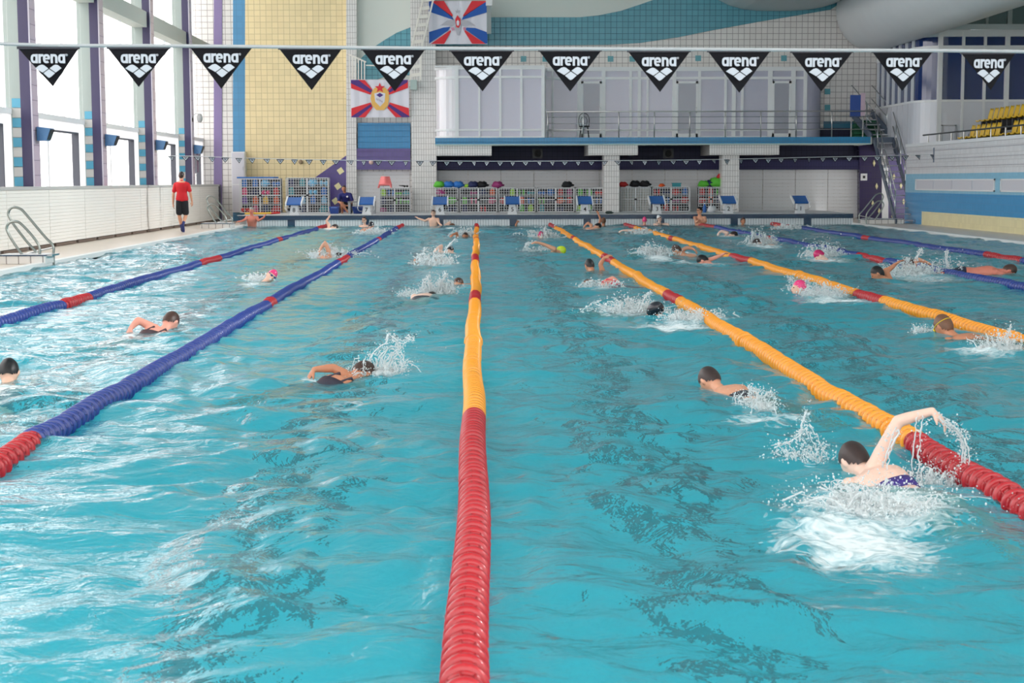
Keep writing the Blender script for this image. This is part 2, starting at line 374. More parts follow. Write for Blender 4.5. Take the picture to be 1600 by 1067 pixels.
nt = t_wy.node_tree; _o = [n for n in nt.nodes if n.type == 'OUTPUT_MATERIAL'][0]; _p = nt.nodes['Principled BSDF']; _t = nt.nodes.new('ShaderNodeBsdfTranslucent'); _t.inputs[0].default_value = (.95, .95, .96, 1)
_m = nt.nodes.new('ShaderNodeMixShader'); _m.inputs[0].default_value = .6; nt.links.new(_p.outputs[0], _m.inputs[1]); nt.links.new(_t.outputs[0], _m.inputs[2]); nt.links.new(_m.outputs[0], _o.inputs[0])   # translucency added to the wall tiles so daylight brightens them
for i, y in enumerate(PIER_Y):
    o = struct('wall_pier', MB().box(XP-.23, XP, y, y+.5, 0, 11.2), [m_pur], label='purple pier between the tall windows, %d m before the back wall' % round(YB-y))
    if y < 30: o['label'] = 'purple pier between the tall windows, outside the picture'; 
    struct('pier_side', MB().box(XP-.02, XP+.015, y+.02, y+.5, 1.4, 11.2), m_mauve, o)
    struct('pier_edge', MB().box(XP-.005, XP+.022, y-.008, y+.02, 1.4, 11.2), mat('pale_edge', (196, 190, 202), .4), o)
    struct('pier_back', MB().box(XG-.14, XP-.23, y+.02, y+.52, 0, 11.2), m_grey, o)
    if y > 30:
        z = 1.42; j = 0
        while z < 3.3:
            MB().box(XP-.42, XP-.23, y, y+.02, z, z+.2).build('check_tile', m_checkw if j % 2 else m_checkb, o); z += .215; j += 1
for i, y in enumerate(PIER_Y):
    ya, yb = y+.5, (PIER_Y[i+1] if i+1 < len(PIER_Y) else YB)
    w = struct('window_%d' % (i+1), MB().box(XG-.08, XG, ya, yb, 3.0, 3.12), m_white, label='tall glazed bay in the left wall, bay %d' % (i+1))
    # tiled wall with a door-like opening low down
    oa, ob = ya + 1.5, yb - .75
    struct('tiled_wall', MB().box(XG-.06, XG-.02, ya, oa, 0, 3.0).box(XG-.06, XG-.02, ob, yb, 0, 3.0).box(XG-.06, XG-.02, oa, ob, 2.75, 3.0).box(XG-.06, XG-.02, oa, ob, 0, 1.2), t_wy, w)
    struct('opening_frame', MB().box(XG-.15, XG+.02, ob-.06, ob, 1.2, 2.75).box(XG-.1, XG+.02, oa, oa+.04, 1.2, 2.75).box(XG-.1, XG+.02, oa, ob, 2.72, 2.76), mat('dark_frame', (74, 76, 86), .5), w)
    struct('opening_bar', MB().box(XG-.12, XG-.06, oa+1.0, oa+1.12, 1.2, 2.72), m_white, w)
    struct('pane', MB().box(XG-.13, XG-.12, oa, ob, 1.2, 2.75), m_glass, w)
    n = 3
    for k in range(n):
        a = ya+(yb-ya)*k/n; c = ya+(yb-ya)*(k+1)/n
        struct('pane', MB().box(XG-.05, XG-.04, a, c, 3.12, 6.2), m_glass, w)
        struct('pane', MB().box(XG-.05, XG-.04, a, c, 6.6, 11.1), m_glass, w)
        if k: struct('mullion', MB().box(XG-.07, XG-.0, a-.02, a+.02, 3.1, 11.1), m_white, w)
    struct('lintel_beam', MB().box(XG-.1, XG+.33, ya, yb, 6.12, 6.58), mat('beam_grey', (196, 198, 190), .7), w)
# ---------------------------------------------------------------- ceiling, right and rear of the hall
cl = struct('ceiling', MB().box(-11.2, -.5, -8, 60, 11.2, 11.5).box(6.5, 19, -8, 60, 11.2, 11.5).box(-.5, 6.5, -8, 60, 11.2, 11.5), m_ceil, label='high pale ceiling')
struct('wall_far_right', MB().box(19, 19.3, -8, 60, 0, 11.3), m_plaster, label='right outer wall of the hall')
rr0 = struct('wall_rear', MB().box(-11.2, 19, -8.3, -8, 0, 1.3).box(-11.2, 19, -8.3, -8, 10, 11.3).box(-11.2, -10, -8.3, -8, 1.3, 10).box(18, 19, -8.3, -8, 1.3, 10), m_plaster, label='end wall behind the viewer, glazing added to brighten the hall')  # unseen wall, its large glazed opening added for light from behind
for k in range(8):
    x = -10+3.5*k; MB().box(x+.06, min(18, x+3.5)-.06, -8.14, -8.13, 1.3, 10).build('pane', m_glass, rr0); MB().box(x-.06, x+.06, -8.25, -8.0, 1.3, 10).build('mullion', m_white, rr0)
struct('ground_outside', MB().box(-80, -11.3, -60, 120, -.6, -.5), mat('pavement', (190, 190, 186), .9), label='pale pavement outside the windows')
# long rounded ceiling bulkhead at top right and the rounded ceiling wave beside it
m_duct = mat('duct_white', (212, 214, 216), .35, noise=.05, nscale=1.2)
q = MB(); c = Vector((14.75, 0, 7.75)); n = 28
prof = [(1.0, YB-.02), (1.28, YB-.1), (1.42, YB-.4), (1.45, YB-1.0), (1.45, 20)]
q.lathe(prof, n, lambda a, b_, h: (c.x+a, h, c.z+b_*1.05))
tag_ = q.build('duct', m_duct, smooth=True, label='huge rounded white duct bulkhead running under the ceiling at top right', cat='duct')
q = MB(); a0 = PY(1100, 0, 58.9).x; b0 = PY(1345, 0, 58.9).x; zt = PY(1200, 13, 58).z
prof = []
for k in range(13):
    t = k/12; prof.append((a0 + (b0-a0)*t, zt + 1.1*(abs(2*t-.9))**3.0*(1 if t < .45 else .55)))
prof += [(b0, zt+1.6), (a0-1, zt+1.6)]
q.prism(prof, lambda u, v, d: (u, d, v), 58.97, 50)
cwv = q.build('ceiling_wave', mat('wave_grey', (176, 188, 190), .5), label='rounded grey-white ceiling swell above the teal wall tiles', cat='ceiling panel', smooth=False)
# ================================================================== WATER
WAVES = []
_r = random.Random(11)
for k in range(70):
    lam = 0.22 * (9.0 ** (_r.random()**1.3)); th = _r.gauss(PI/2, .95) if k % 3 else _r.uniform(0, PI)
    amp = 0.0026 * lam**0.75
    WAVES.append((2*PI/lam*math.cos(th), 2*PI/lam*math.sin(th), _r.uniform(0, 6.28), amp))
def whash(X, Y, s):
    v = np.sin(X*127.1 + Y*311.7 + s*74.7)*43758.5453; return v - np.floor(v)
def vnoise(X, Y, s=0):
    xi = np.floor(X); yi = np.floor(Y); fx = X-xi; fy = Y-yi; fx = fx*fx*(3-2*fx); fy = fy*fy*(3-2*fy)
    a = whash(xi, yi, s); b_ = whash(xi+1, yi, s); c = whash(xi, yi+1, s); d = whash(xi+1, yi+1, s)
    return a+(b_-a)*fx+(c-a)*fy+(a-b_-c+d)*fx*fy
def wave_z(X, Y):
    X = np.asarray(X, float); Y = np.asarray(Y, float); z = np.zeros(X.shape)
    wx = (vnoise(X*.7, Y*.7, 3)-.5)*1.1; wy = (vnoise(X*.7, Y*.7, 5)-.5)*1.1
    for kx, ky, p, a in WAVES: z += a*np.sin(kx*(X+wx)+ky*(Y+wy)+p)
    g = .45 + 1.1*vnoise(X*.28+7, Y*.28, 9)
    return z*g*1.3
def water_level(x, y): return float(wave_z(np.array([x]), np.array([y]))[0])
FOAM = []      # (x, y, radius_x, radius_y, angle, strength), filled by the swimmers
def build_water():
    xs = np.arange(XL, XR+.001, (XR-XL)/430)
    ys = [Y0]
    while ys[-1] < Y1:
        y = ys[-1]; ys.append(y + (0.035 if y < 12 else 0.035+.0032*(y-12)))
    ys = np.array(ys); ys[-1] = Y1
    X, Y = np.meshgrid(xs, ys); Z = wave_z(X, Y)
    foam = np.zeros(X.shape)
    for (fx, fy, rx, ry, an, s) in FOAM:
        R_ = max(rx, ry)*1.6
        m_ = (abs(X-fx) < R_) & (abs(Y-fy) < R_)
        if not m_.any(): continue
        dx = X[m_]-fx; dy = Y[m_]-fy; u = dx*math.cos(an)+dy*math.sin(an); v = -dx*math.sin(an)+dy*math.cos(an)
        d = np.sqrt((u/rx)**2+(v/ry)**2); q = np.clip(1.25-d, 0, 1)*s
        foam[m_] = np.maximum(foam[m_], q)
        Z[m_] += (vnoise(X[m_]*9, Y[m_]*9, 2)-.45)*.045*np.clip(q, 0, 1) + (vnoise(X[m_]*22, Y[m_]*22, 4)-.5)*.02*np.clip(q, 0, 1)
    nx, ny = len(xs), len(ys)
    co = np.stack([X, Y, Z], -1).reshape(-1, 3)
    i = np.arange((ny-1)*(nx-1)); r_ = i//(nx-1); c_ = i % (nx-1); a = r_*nx+c_
    fs = np.stack([a, a+1, a+nx+1, a+nx], -1)
    me = bpy.data.meshes.new('water'); me.vertices.add(len(co)); me.vertices.foreach_set('co', co.ravel())
    me.loops.add(fs.size); me.loops.foreach_set('vertex_index', fs.ravel().astype('i'))
    me.polygons.add(len(fs)); me.polygons.foreach_set('loop_start', np.arange(len(fs), dtype='i')*4)
    me.polygons.foreach_set('use_smooth', np.ones(len(fs), bool))
    me.update(); me.validate()
    at = me.attributes.new('foam', 'FLOAT', 'POINT'); at.data.foreach_set('value', foam.ravel().astype('f'))
    m = bpy.data.materials.new('pool_water'); m.use_nodes = True; nt = m.node_tree; nt.nodes.clear(); N = nt.nodes.new; L = nt.links.new
    out = N('ShaderNodeOutputMaterial'); tc = N('ShaderNodeTexCoord')
    def nz(sc, det, stretch=(1, 1, 1), dist=0):
        mp = N('ShaderNodeMapping'); mp.inputs['Scale'].default_value = stretch; L(tc.outputs['Object'], mp.inputs[0])
        n = N('ShaderNodeTexNoise'); n.inputs['Scale'].default_value = sc; n.inputs['Detail'].default_value = det; n.inputs['Distortion'].default_value = dist
        L(mp.outputs[0], n.inputs['Vector']); return n.outputs['Fac']
    b1 = N('ShaderNodeBump'); b1.inputs['Strength'].default_value = 1.0; b1.inputs['Distance'].default_value = .036; L(nz(4.5, 4, (.8, 1, 1), .8), b1.inputs['Height'])
    b2 = N('ShaderNodeBump'); b2.inputs['Strength'].default_value = 1.0; b2.inputs['Distance'].default_value = .006; L(nz(15, 3, (1, 1, 1), .4), b2.inputs['Height']); L(b1.outputs[0], b2.inputs['Normal'])
    rf = N('ShaderNodeBsdfRefraction'); rf.inputs['IOR'].default_value = 1.33; rf.inputs['Roughness'].default_value = .03; rf.inputs['Color'].default_value = (.63, .98, 1, 1)
    gs = N('ShaderNodeBsdfGlossy'); gs.inputs['Roughness'].default_value = .12; gs.inputs['Color'].default_value = (1, 1, 1, 1)
    fr = N('ShaderNodeFresnel'); fr.inputs['IOR'].default_value = 1.33
    for q in (rf, gs, fr): L(b2.outputs[0], q.inputs['Normal'])
    tu = N('ShaderNodeBsdfDiffuse'); tu.inputs['Color'].default_value = srgb((70, 199, 219)); L(b2.outputs[0], tu.inputs['Normal'])   # light scattered back by bubbly water
    ms = N('ShaderNodeMixShader'); ms.inputs[0].default_value = .27; L(rf.outputs[0], ms.inputs[1]); L(tu.outputs[0], ms.inputs[2])
    mg = N('ShaderNodeMixShader'); L(fr.outputs[0], mg.inputs[0]); L(ms.outputs[0], mg.inputs[1]); L(gs.outputs[0], mg.inputs[2])
    fa = N('ShaderNodeAttribute'); fa.attribute_name = 'foam'
    n1 = nz(13, 8, (.8, 1.1, 1), 1.6); sub = N('ShaderNodeMath'); sub.operation = 'MULTIPLY_ADD'; L(fa.outputs['Fac'], sub.inputs[0]); sub.inputs[1].default_value = 1.0; sub.inputs[2].default_value = -.62
    ad = N('ShaderNodeMath'); ad.operation = 'ADD'; L(sub.outputs[0], ad.inputs[0]); L(n1, ad.inputs[1])
    ss = N('ShaderNodeMapRange'); ss.inputs[1].default_value = .3; ss.inputs[2].default_value = .75; ss.inputs[4].default_value = .92; L(ad.outputs[0], ss.inputs[0])
    fd = N('ShaderNodeBsdfDiffuse'); fd.inputs['Color'].default_value = (.86, .93, .95, 1); L(b2.outputs[0], fd.inputs['Normal'])
    mf = N('ShaderNodeMixShader'); L(ss.outputs[0], mf.inputs[0]); L(mg.outputs[0], mf.inputs[1]); L(fd.outputs[0], mf.inputs[2])
    L(mf.outputs[0], out.inputs[0])
    me.materials.append(m)
    o = obj('water', me, None, 'rippled turquoise pool water with white foam patches', 'water', kind='stuff')
    return o
# ================================================================== LANE ROPES
m_rope = {'red': mat('float_red', (180, 22, 36), .33, coat=.3), 'yel': mat('float_yellow', (246, 160, 36), .32, coat=.3), 'blu': mat('float_blue', (38, 62, 142), .32, coat=.3)}
def disc_mesh(name, m, hi):
    P = .112; f = lambda a, b_, h: (a, h, b_); q = MB()
    if hi:
        q.lathe([(.05, -.002), (.066, 0), (.0735, .004), (.0755, .012), (.0745, .026), (.069, .034), (.05, .038), (.036, .046), (.034, .1), (.05, .103), (.061, .105), (.06, .11), (.034, .1118)], 24, f)
        for k in range(8):
            a = 2*PI*k/8+.2; u = Vector((math.cos(a), 0, math.sin(a)))
            q.bar(u*.047+Vector((0, .034, 0)), u*.047+Vector((0, .104, 0)), .005, .03, up=u)
    else:
        q.lathe([(.058, 0), (.0755, .006), (.0745, .032), (.04, .042), (.04, .1), (.06, .107), (.04, .1115)], 10, f)
    return q.mesh(name, m, smooth=False)
DM = {(c, hi): disc_mesh('disc', m_rope[c], hi) for c in m_rope for hi in (True, False)}
for me in DM.values():
    me.polygons.foreach_set('use_smooth', [len(p.vertices) == 4 for p in me.polygons])
SIDE = ['leftmost lane rope, blue with red sections, nearest the left deck', 'second lane rope from the left, blue with red sections',
        'middle lane rope, red up close then yellow, running straight away from the viewer', 'yellow lane rope with red sections just right of the middle rope',
        'outer right yellow lane rope with red sections', 'blue lane rope nearest to the yellow ropes on the right', 'rightmost blue lane rope, nearest the right deck']
def rope_path(i, y):
    x = ROPE_X[i] + .012*math.sin(y*.45+i*2.1) + .007*math.sin(y*1.7+i*1.3)
    z = .022 + .008*math.sin(y*1.15+i*1.7) + .25*water_level(x, y)
    return Vector((x, y, z))
for i in range(7):
    main = 'yel' if 2 <= i <= 4 else 'blu'
    t = thing('lane_rope', SIDE[i], 'lane rope', (ROPE_X[i], Y0, .02), 'floating lane ropes')
    red_near = [8.3, 8.8, 9.72, 8.6, 8.6, 8.6, 8.6][i]
    bands = [(0, red_near), (18.9+(.0 if i != 1 else -.1), 19.35 if i == 1 else 20.2), (28.3, 30.4), (39.4, 40.2), (49.0, 53)]
    y = Y0 + .15; k = 0; rest = {}
    start = {0: 11.5, 1: 7.0, 2: 4.0, 3: 6.2, 4: 11.5, 5: 16, 6: 21}[i]    # where the rope enters the picture
    cable = MB(); cable.tube([local(t, rope_path(i, Y0-.2+j*.8)) for j in range(63)] + [local(t, (ROPE_X[i], Y1-.02, .03))], .012, 6)
    cable.build('cable', m_steel, t)
    big = [14.3, 24.0, 34.7, 45] if i in (2, 3, 4) else [19.1]
    while y < Y1-.3:
        c = 'red' if any(a <= y < b_ for a, b_ in bands) else main
        p = rope_path(i, y); d = (rope_path(i, y+.112) - p); s = 1.0
        rot = Vector((0, 1, 0)).rotation_difference(d)
        wob = R.uniform(-.05, .05)
        if any(abs(y-g) < .12 for g in big): s = 1.16
        if y >= start - .5 and k < 300:
            o = obj('disc', DM[(c, y < 16)], t); o.location = local(t, p); o.rotation_mode = 'QUATERNION'
            o.rotation_quaternion = rot @ Matrix.Rotation(wob, 4, 'X').to_quaternion(); o.scale = (s, 1, s); k += 1
        else:
            rest.setdefault(c, []).append((local(t, p), rot, s))
        y += .112
    q = MB(); mats = [m_rope['red'], m_rope[main]]
    for c, L_ in rest.items():
        me = DM[(c, False)]; vs = [v.co.copy() for v in me.vertices]; fs = [tuple(p.vertices) for p in me.polygons]; q.cur = 0 if c == 'red' else 1
        for p, rot, s in L_: q.add([p + rot @ Vector((v.x*s, v.y, v.z*s)) for v in vs], fs)
    if q.v: q.build('far_discs', mats, t, kind='stuff')
# ================================================================== PENNANT STRINGS
def text_mesh(body, size, m, bold=.02, sx=1.0, ext=.0015, spacing=1.0):
    cu = bpy.data.curves.new('lettering', 'FONT'); cu.body = body; cu.size = size; cu.offset = bold*size; cu.extrude = ext
    cu.align_x = 'CENTER'; cu.align_y = 'CENTER'; cu.space_character = spacing; cu.resolution_u = 3
    o = bpy.data.objects.new('tmp', cu); COL.objects.link(o); dg = bpy.context.evaluated_depsgraph_get(); dg.update()
    me = bpy.data.meshes.new_from_object(o.evaluated_get(dg)); bpy.data.objects.remove(o)
    n = len(me.vertices); a = np.empty(n*3); me.vertices.foreach_get('co', a); a = a.reshape(-1, 3)
    a[:, 0] -= (a[:, 0].min()+a[:, 0].max())/2; a[:, 1] -= (a[:, 1].min()+a[:, 1].max())/2; a[:, 0] *= sx
    a = a[:, [0, 2, 1]]; a[:, 1] *= -1; a[:, 1] *= 1
    me.vertices.foreach_set('co', a.ravel()); me.materials.clear(); me.materials.append(m); me.update(); return me
m_pen = mat('pennant_black', (11, 12, 19), .75, spec=.2); m_print = mat('print_white', (184, 192, 202), .6)
YF = 7.42
corner_px = [(28, 123, 75, 82, 135), (168, 265, 75, 217, 136), (297, 394, 74, 346, 139), (436, 534, 76, 487, 141), (565, 664, 77, 617, 143),
             (703, 802, 79, 754, 143), (842, 939, 79, 891, 143), (981, 1078, 80, 1031, 144), (1106, 1203, 80, 1155, 145), (1236, 1332, 81, 1283, 143), (1363, 1457, 81, 1410, 142), (1502, 1586, 83, 1547, 141)]
f0 = PY(0, 68, YF); f1 = PY(1600, 83, YF)
near = thing('pennant_string', 'near string of large black pennants across the pool, each printed in white', 'pennant string', (f0.x-2, YF, f0.z), 'backstroke pennant strings')
pts = [PY(x, y, YF) for x, y in ((-260, 60), (-60, 66), (75, 71), (217, 71.5), (346, 72.5), (487, 74), (617, 75), (752, 76.3), (890, 76.5), (1030, 77), (1155, 77.5), (1284, 78.5), (1411, 79), (1547, 80), (1700, 83), (1900, 90))]
MB().tube([local(near, p) for p in crom(pts, 3)], .0085, 7).build('cord', mat('cord_grey', (164, 170, 174), .6), near)
rm = text_mesh('®', .014, m_print, .01)
def ribbon(q, pts, w, closed=False, y0=-.013, y1=-.0115):
    """flat stroke of width w along a path in the XZ plane"""
    n = len(pts); L_ = []; R_ = []
    for i in range(n):
        a = pts[(i-1) % n] if closed else pts[max(i-1, 0)]; b_ = pts[(i+1) % n] if closed else pts[min(i+1, n-1)]
        dx, dz = b_[0]-a[0], b_[1]-a[1]; l = math.hypot(dx, dz) or 1; nx, nz = -dz/l*w/2, dx/l*w/2
        L_.append((pts[i][0]+nx, pts[i][1]+nz)); R_.append((pts[i][0]-nx, pts[i][1]-nz))
    for i in range(n if closed else n-1):
        j = (i+1) % n; P4 = [L_[i], L_[j], R_[j], R_[i]]
        q.add([(u, y0, v) for u, v in P4] + [(u, y1, v) for u, v in P4], [(0, 1, 2, 3), (7, 6, 5, 4), (0, 4, 5, 1), (3, 2, 6, 7)])
def glyph(q, ch, x, wd, h, t):
    ov = lambda a0, a1, rx, rz, cx, cz, n=14: [(cx+rx*math.copysign(abs(math.cos(a0+(a1-a0)*k/n))**.75, math.cos(a0+(a1-a0)*k/n)), cz+rz*math.copysign(abs(math.sin(a0+(a1-a0)*k/n))**.75, math.sin(a0+(a1-a0)*k/n))) for k in range(n+1)]
    rx, rz = wd/2-t/2, h/2-t/2; cx, cz = x+wd/2, -h/2
    if ch == 'a': ribbon(q, ov(0, 2*PI, rx, rz, cx, cz)[:-1], t, True); ribbon(q, [(x+wd-t/2, 0), (x+wd-t/2, -h)], t)
    elif ch == 'e': ribbon(q, ov(0.0, 1.72*PI, rx, rz, cx, cz, 18), t); ribbon(q, [(x+t*.5, cz), (x+wd-t*.2, cz)], t*.7)
    elif ch == 'n': ribbon(q, [(x+t/2, 0), (x+t/2, -h)], t); ribbon(q, ov(PI, 0, rx, rz, cx, cz, 10)+[(x+wd-t/2, -h)], t)
    elif ch == 'r': ribbon(q, [(x+t/2, 0), (x+t/2, -h)], t); ribbon(q, ov(PI, PI*.42, wd-t/2, rz, x+wd, cz, 7), t)
q = MB(); x = -.0815
for ch, wd in (('a', .0335), ('r', .019), ('e', .0335), ('n', .0325), ('a', .0335)): glyph(q, ch, x, wd, .042, .0108); x += wd + .0026
lm = q.mesh('lettering', m_print)
def quad_tiles():      # three rounded lozenges forming a V, corners in units of .476 mm
    k = .000476
    return [[(u*k, -v*k) for u, v in P_] for P_ in (
        [(-130, 197), (-88, 167), (-62, 160), (-42, 166), (1, 198), (-57, 238)], [(13, 196), (56, 166), (76, 160), (98, 166), (132, 194), (72, 237)],
        [(-50, 243), (7, 204), (66, 243), (24, 279), (6, 288), (-8, 281)])]
for n, (xl, xr, yt, xt, yb) in enumerate(corner_px):
    a, b_, c = PY(xl, yt, YF), PY(xr, yt+.6, YF), PY(xt, yb, YF)
    ctr = (a+b_)/2; fl_ = MB(); o = Vector((ctr.x, YF, ctr.z)); NU = 8; vs = []; fs = []; ph = R.uniform(0, 6)
    rows = 7
    for j in range(rows+1):
        t_ = j/rows; l_ = a.lerp(c, t_); r_ = b_.lerp(c, t_)
        for k in range(NU+1):
            p = l_.lerp(r_, k/NU)-o; p.y = .006*math.sin(p.x*22+ph)*t_+.008*t_*math.sin(ph*2); vs.append(p)
    for j in range(rows):
        for k in range(NU):
            q = j*(NU+1)+k; fs.append((q, q+1, q+NU+2, q+NU+1))
    nb = len(vs); vs = vs + [v+Vector((0, .0012, 0)) for v in vs]; fs = fs + [tuple(i+nb for i in f[::-1]) for f in fs]
    pn = MB().add(vs, fs).build('pennant', m_pen, near); pn.location = o - near.location
    MB().box(a.x-o.x-.004, b_.x-o.x+.004, -.004, .004, -.004, .008).build('hem', mat('hem_dark', (40, 42, 52), .6), pn)
    s = (xr-xl)/97.0; ox = (PY(xt, yb, YF).x - o.x)*.25
    sl = math.atan2(b_.z-a.z, b_.x-a.x)
    l_ = obj('lettering', lm, pn); l_.location = (0, 0, -.028); l_.scale = (s, 1, 1)
    em = MB()
    for L_ in quad_tiles(): em.prism([(u*s, v) for u, v in L_], lambda u, v, d: (u, d, v), -.013, -.0115)
    em.build('emblem', m_print, pn)
    l2 = obj('registered_mark', rm, pn); l2.location = (.088*s, -.012, -.032)
    if yb == 135: MB().tube([(c.x-o.x, 0, c.z-o.z), (c.x-o.x+.002, 0, c.z-o.z-.1)], .0008, 5).build('thread', m_print, pn)
# far string
YG = 48.0
kn = [(262, 243.5), (300, 244), (420, 248), (560, 250.5), (690, 251.5), (800, 252), (945, 251), (1060, 250), (1150, 248.5), (1280, 245.5), (1380, 243.5), (1460, 241)]
far = thing('pennant_string', 'far string of small black and white pennants in front of the end platform', 'pennant string', PY(262, 243.5, YG), 'backstroke pennant strings')
MB().tube([local(far, PY(x, y, YG)) for x, y in crom([(x, y, 0) for x, y in kn], 3) for _ in (0,)] if False else [local(far, PY(p.x, p.y, YG)) for p in crom([(x, y, 0) for x, y in kn], 3)], .009, 6).build('cord', mat('cord_pale', (208, 210, 214), .6), far)
def ky(x):
    for (xa, ya), (xb, yb) in zip(kn, kn[1:]):
        if xa <= x <= xb: return ya+(yb-ya)*(x-xa)/(xb-xa)
    return 243
q1 = MB().prism([(-.125, 0), (.125, 0), (0, -.16)], lambda u, v, d: (u, d, v), -.002, .002); pm = q1.mesh('pennant', m_pen)
q2 = MB().prism([(-.085, -.022), (.085, -.022), (0, -.13)], lambda u, v, d: (u, d, v), -.006, -.003); wm = q2.mesh('white_print', m_print)
q3 = MB().prism([(-.035, -.05), (.035, -.05), (0, -.09)], lambda u, v, d: (u, d, v), -.009, -.0065).box(-.05, .05, -.009, -.0065, -.038, -.03); bm_ = q3.mesh('dark_print', m_pen)
xs_ = [267, 290, 308, 331, 352, 373, 393.5, 416.5, 438, 460, 483, 505, 525, 547, 568.5, 591, 612, 634, 656, 677, 698, 719, 740, 761, 781.5, 801, 821, 842, 862.5, 883, 903.5, 924, 945, 965.5, 986, 1007.5, 1029.5, 1051.5, 1072, 1093, 1114.5, 1136, 1157.5, 1180, 1200.5, 1220, 1242.5, 1264, 1285.5, 1305, 1327, 1351, 1371, 1393.5, 1414.5, 1434, 1456]
for k, x in enumerate(xs_):
    p = PY(x, ky(x)+.6, YG); o = obj('pennant', pm, far); o.location = local(far, p)
    o.rotation_euler = (R.uniform(-.5, .1), 0, R.choice((0, .25, -.3, .7, -.8, .9)) + R.uniform(-.1, .1))
    obj('white_print', wm, o); obj('dark_print', bm_, o)
t = thing('pennant_post', 'thin dark post holding the far pennant string at the stand wall', 'post', PY(1459, 241, YG) - Vector((0, 0, .25))); MB().tube([(0, 0, 0), (0, 0, .45)], .02, 6).build('post', m_dsteel, t)
# ================================================================== STARTING BLOCKS
m_blk = mat('block_white', (226, 228, 230), .35)
num_m = mat('number_black', (20, 22, 26), .5)
BLAB = ['leftmost starting block with a blue top, marked 8, in front of the second tall cage', 'starting block with a blue top, marked 7, beside the seated coach and grey bench',
        'starting block with a blue top, marked 6, just right of the tiled pillar', 'starting block with a blue top, marked 5, midway along the low cages',
        'starting block with a blue top, marked 4, just left of the first balcony column', 'starting block with a blue top, marked 3, right of the draped cage',
        'starting block with a blue top, marked 2, in front of the second balcony column', 'rightmost starting block with a blue top, marked 1, before the plain white cladding']
bx = [460, 573, 687.5, 800.5, 913.5, 1026, 1137.5, 1250]
for i, x in enumerate(bx):
    n = 8-i; yb_ = 53.45; X = PY(x, 330, yb_).x
    t = thing('starting_block', BLAB[i], 'starting block', (X, yb_, .372), 'starting blocks')
    q = MB()      # sloping top
    q.prism([(-.05, .36), (.0, .33), (.5, .55), (.5, .6), (-.02, .385)], lambda u, v, d: (d, u-.2, v), -.24, .24); q.build('top_plate', m_blue, t)
    q = MB()
    for s in (-1, 1): q.prism([(-.08, .3), (.52, .54), (.52, .63), (-.08, .4)], lambda u, v, d: (d, u-.2, v), s*.24, s*.285)
    q.build('side_cheek', m_blk, t)
    q = MB().prism([(-.16, 0), (.16, 0), (.1, .36), (-.1, .36)], lambda u, v, d: (u, d, v), -.12, .14); q.build('pedestal', m_blk, t)
    q = MB()
    for s in (-1, 1):
        q.tube(crom([(s*.25, -.2, .36), (s*.29, -.24, .24), (s*.24, -.24, .14), (s*.12, -.2, .12)], 4), .013, 6)
    q.build('hand_grip', m_steel, t)
    nm = text_mesh(str(n), .2, num_m, .012, 1.0, .002); o = obj('number', nm, t); o.location = (0, -.128, .17)
    MB().box(-.09, .09, -.125, -.12, .02, .07).build('base_plate', m_blk, t)
# grey frame bench and blue tubs by block 7
t = thing('bench', 'grey metal bench frame behind starting block seven', 'bench', (PY(573, 330, 55).x, 55.0, .37))
a = PY(544, 322, 55).x - t.location.x; c = PY(587, 322, 55).x - t.location.x
MB().box(a, c, -.2, .2, .4, .44).build('seat', mat('bench_grey', (120, 122, 126), .5), t)
for x in (a+.05, c-.05): MB().box(x-.04, x+.04, -.18, .18, 0, .4).build('leg', mat('bench_leg', (150, 152, 156), .5), t)
for k, (x, w, lab) in enumerate(((523, .34, 'blue plastic tub beside the seated coach'), (562, .5, 'long blue plastic tub under the grey bench'))):
    p = PY(x, 332, 55.6); t = thing('tub', lab, 'tub', (p.x, 55.6, .37))
    q = MB().lathe([(.8, 0), (1, .9), (1.06, .92), (1.06, 1), (.96, 1), (.78, .08)], 4, lambda a, b_, h: ((a+b_)*w*.5, (a-b_)*.25, h*.25)); q.build('body', mat('tub_blue', (44, 74, 150), .4), t)
    MB().box(-w*.3, w*.3, -.29, -.26, .2, .24).build('rim_label', mat('tub_light', (90, 120, 190), .4), t)
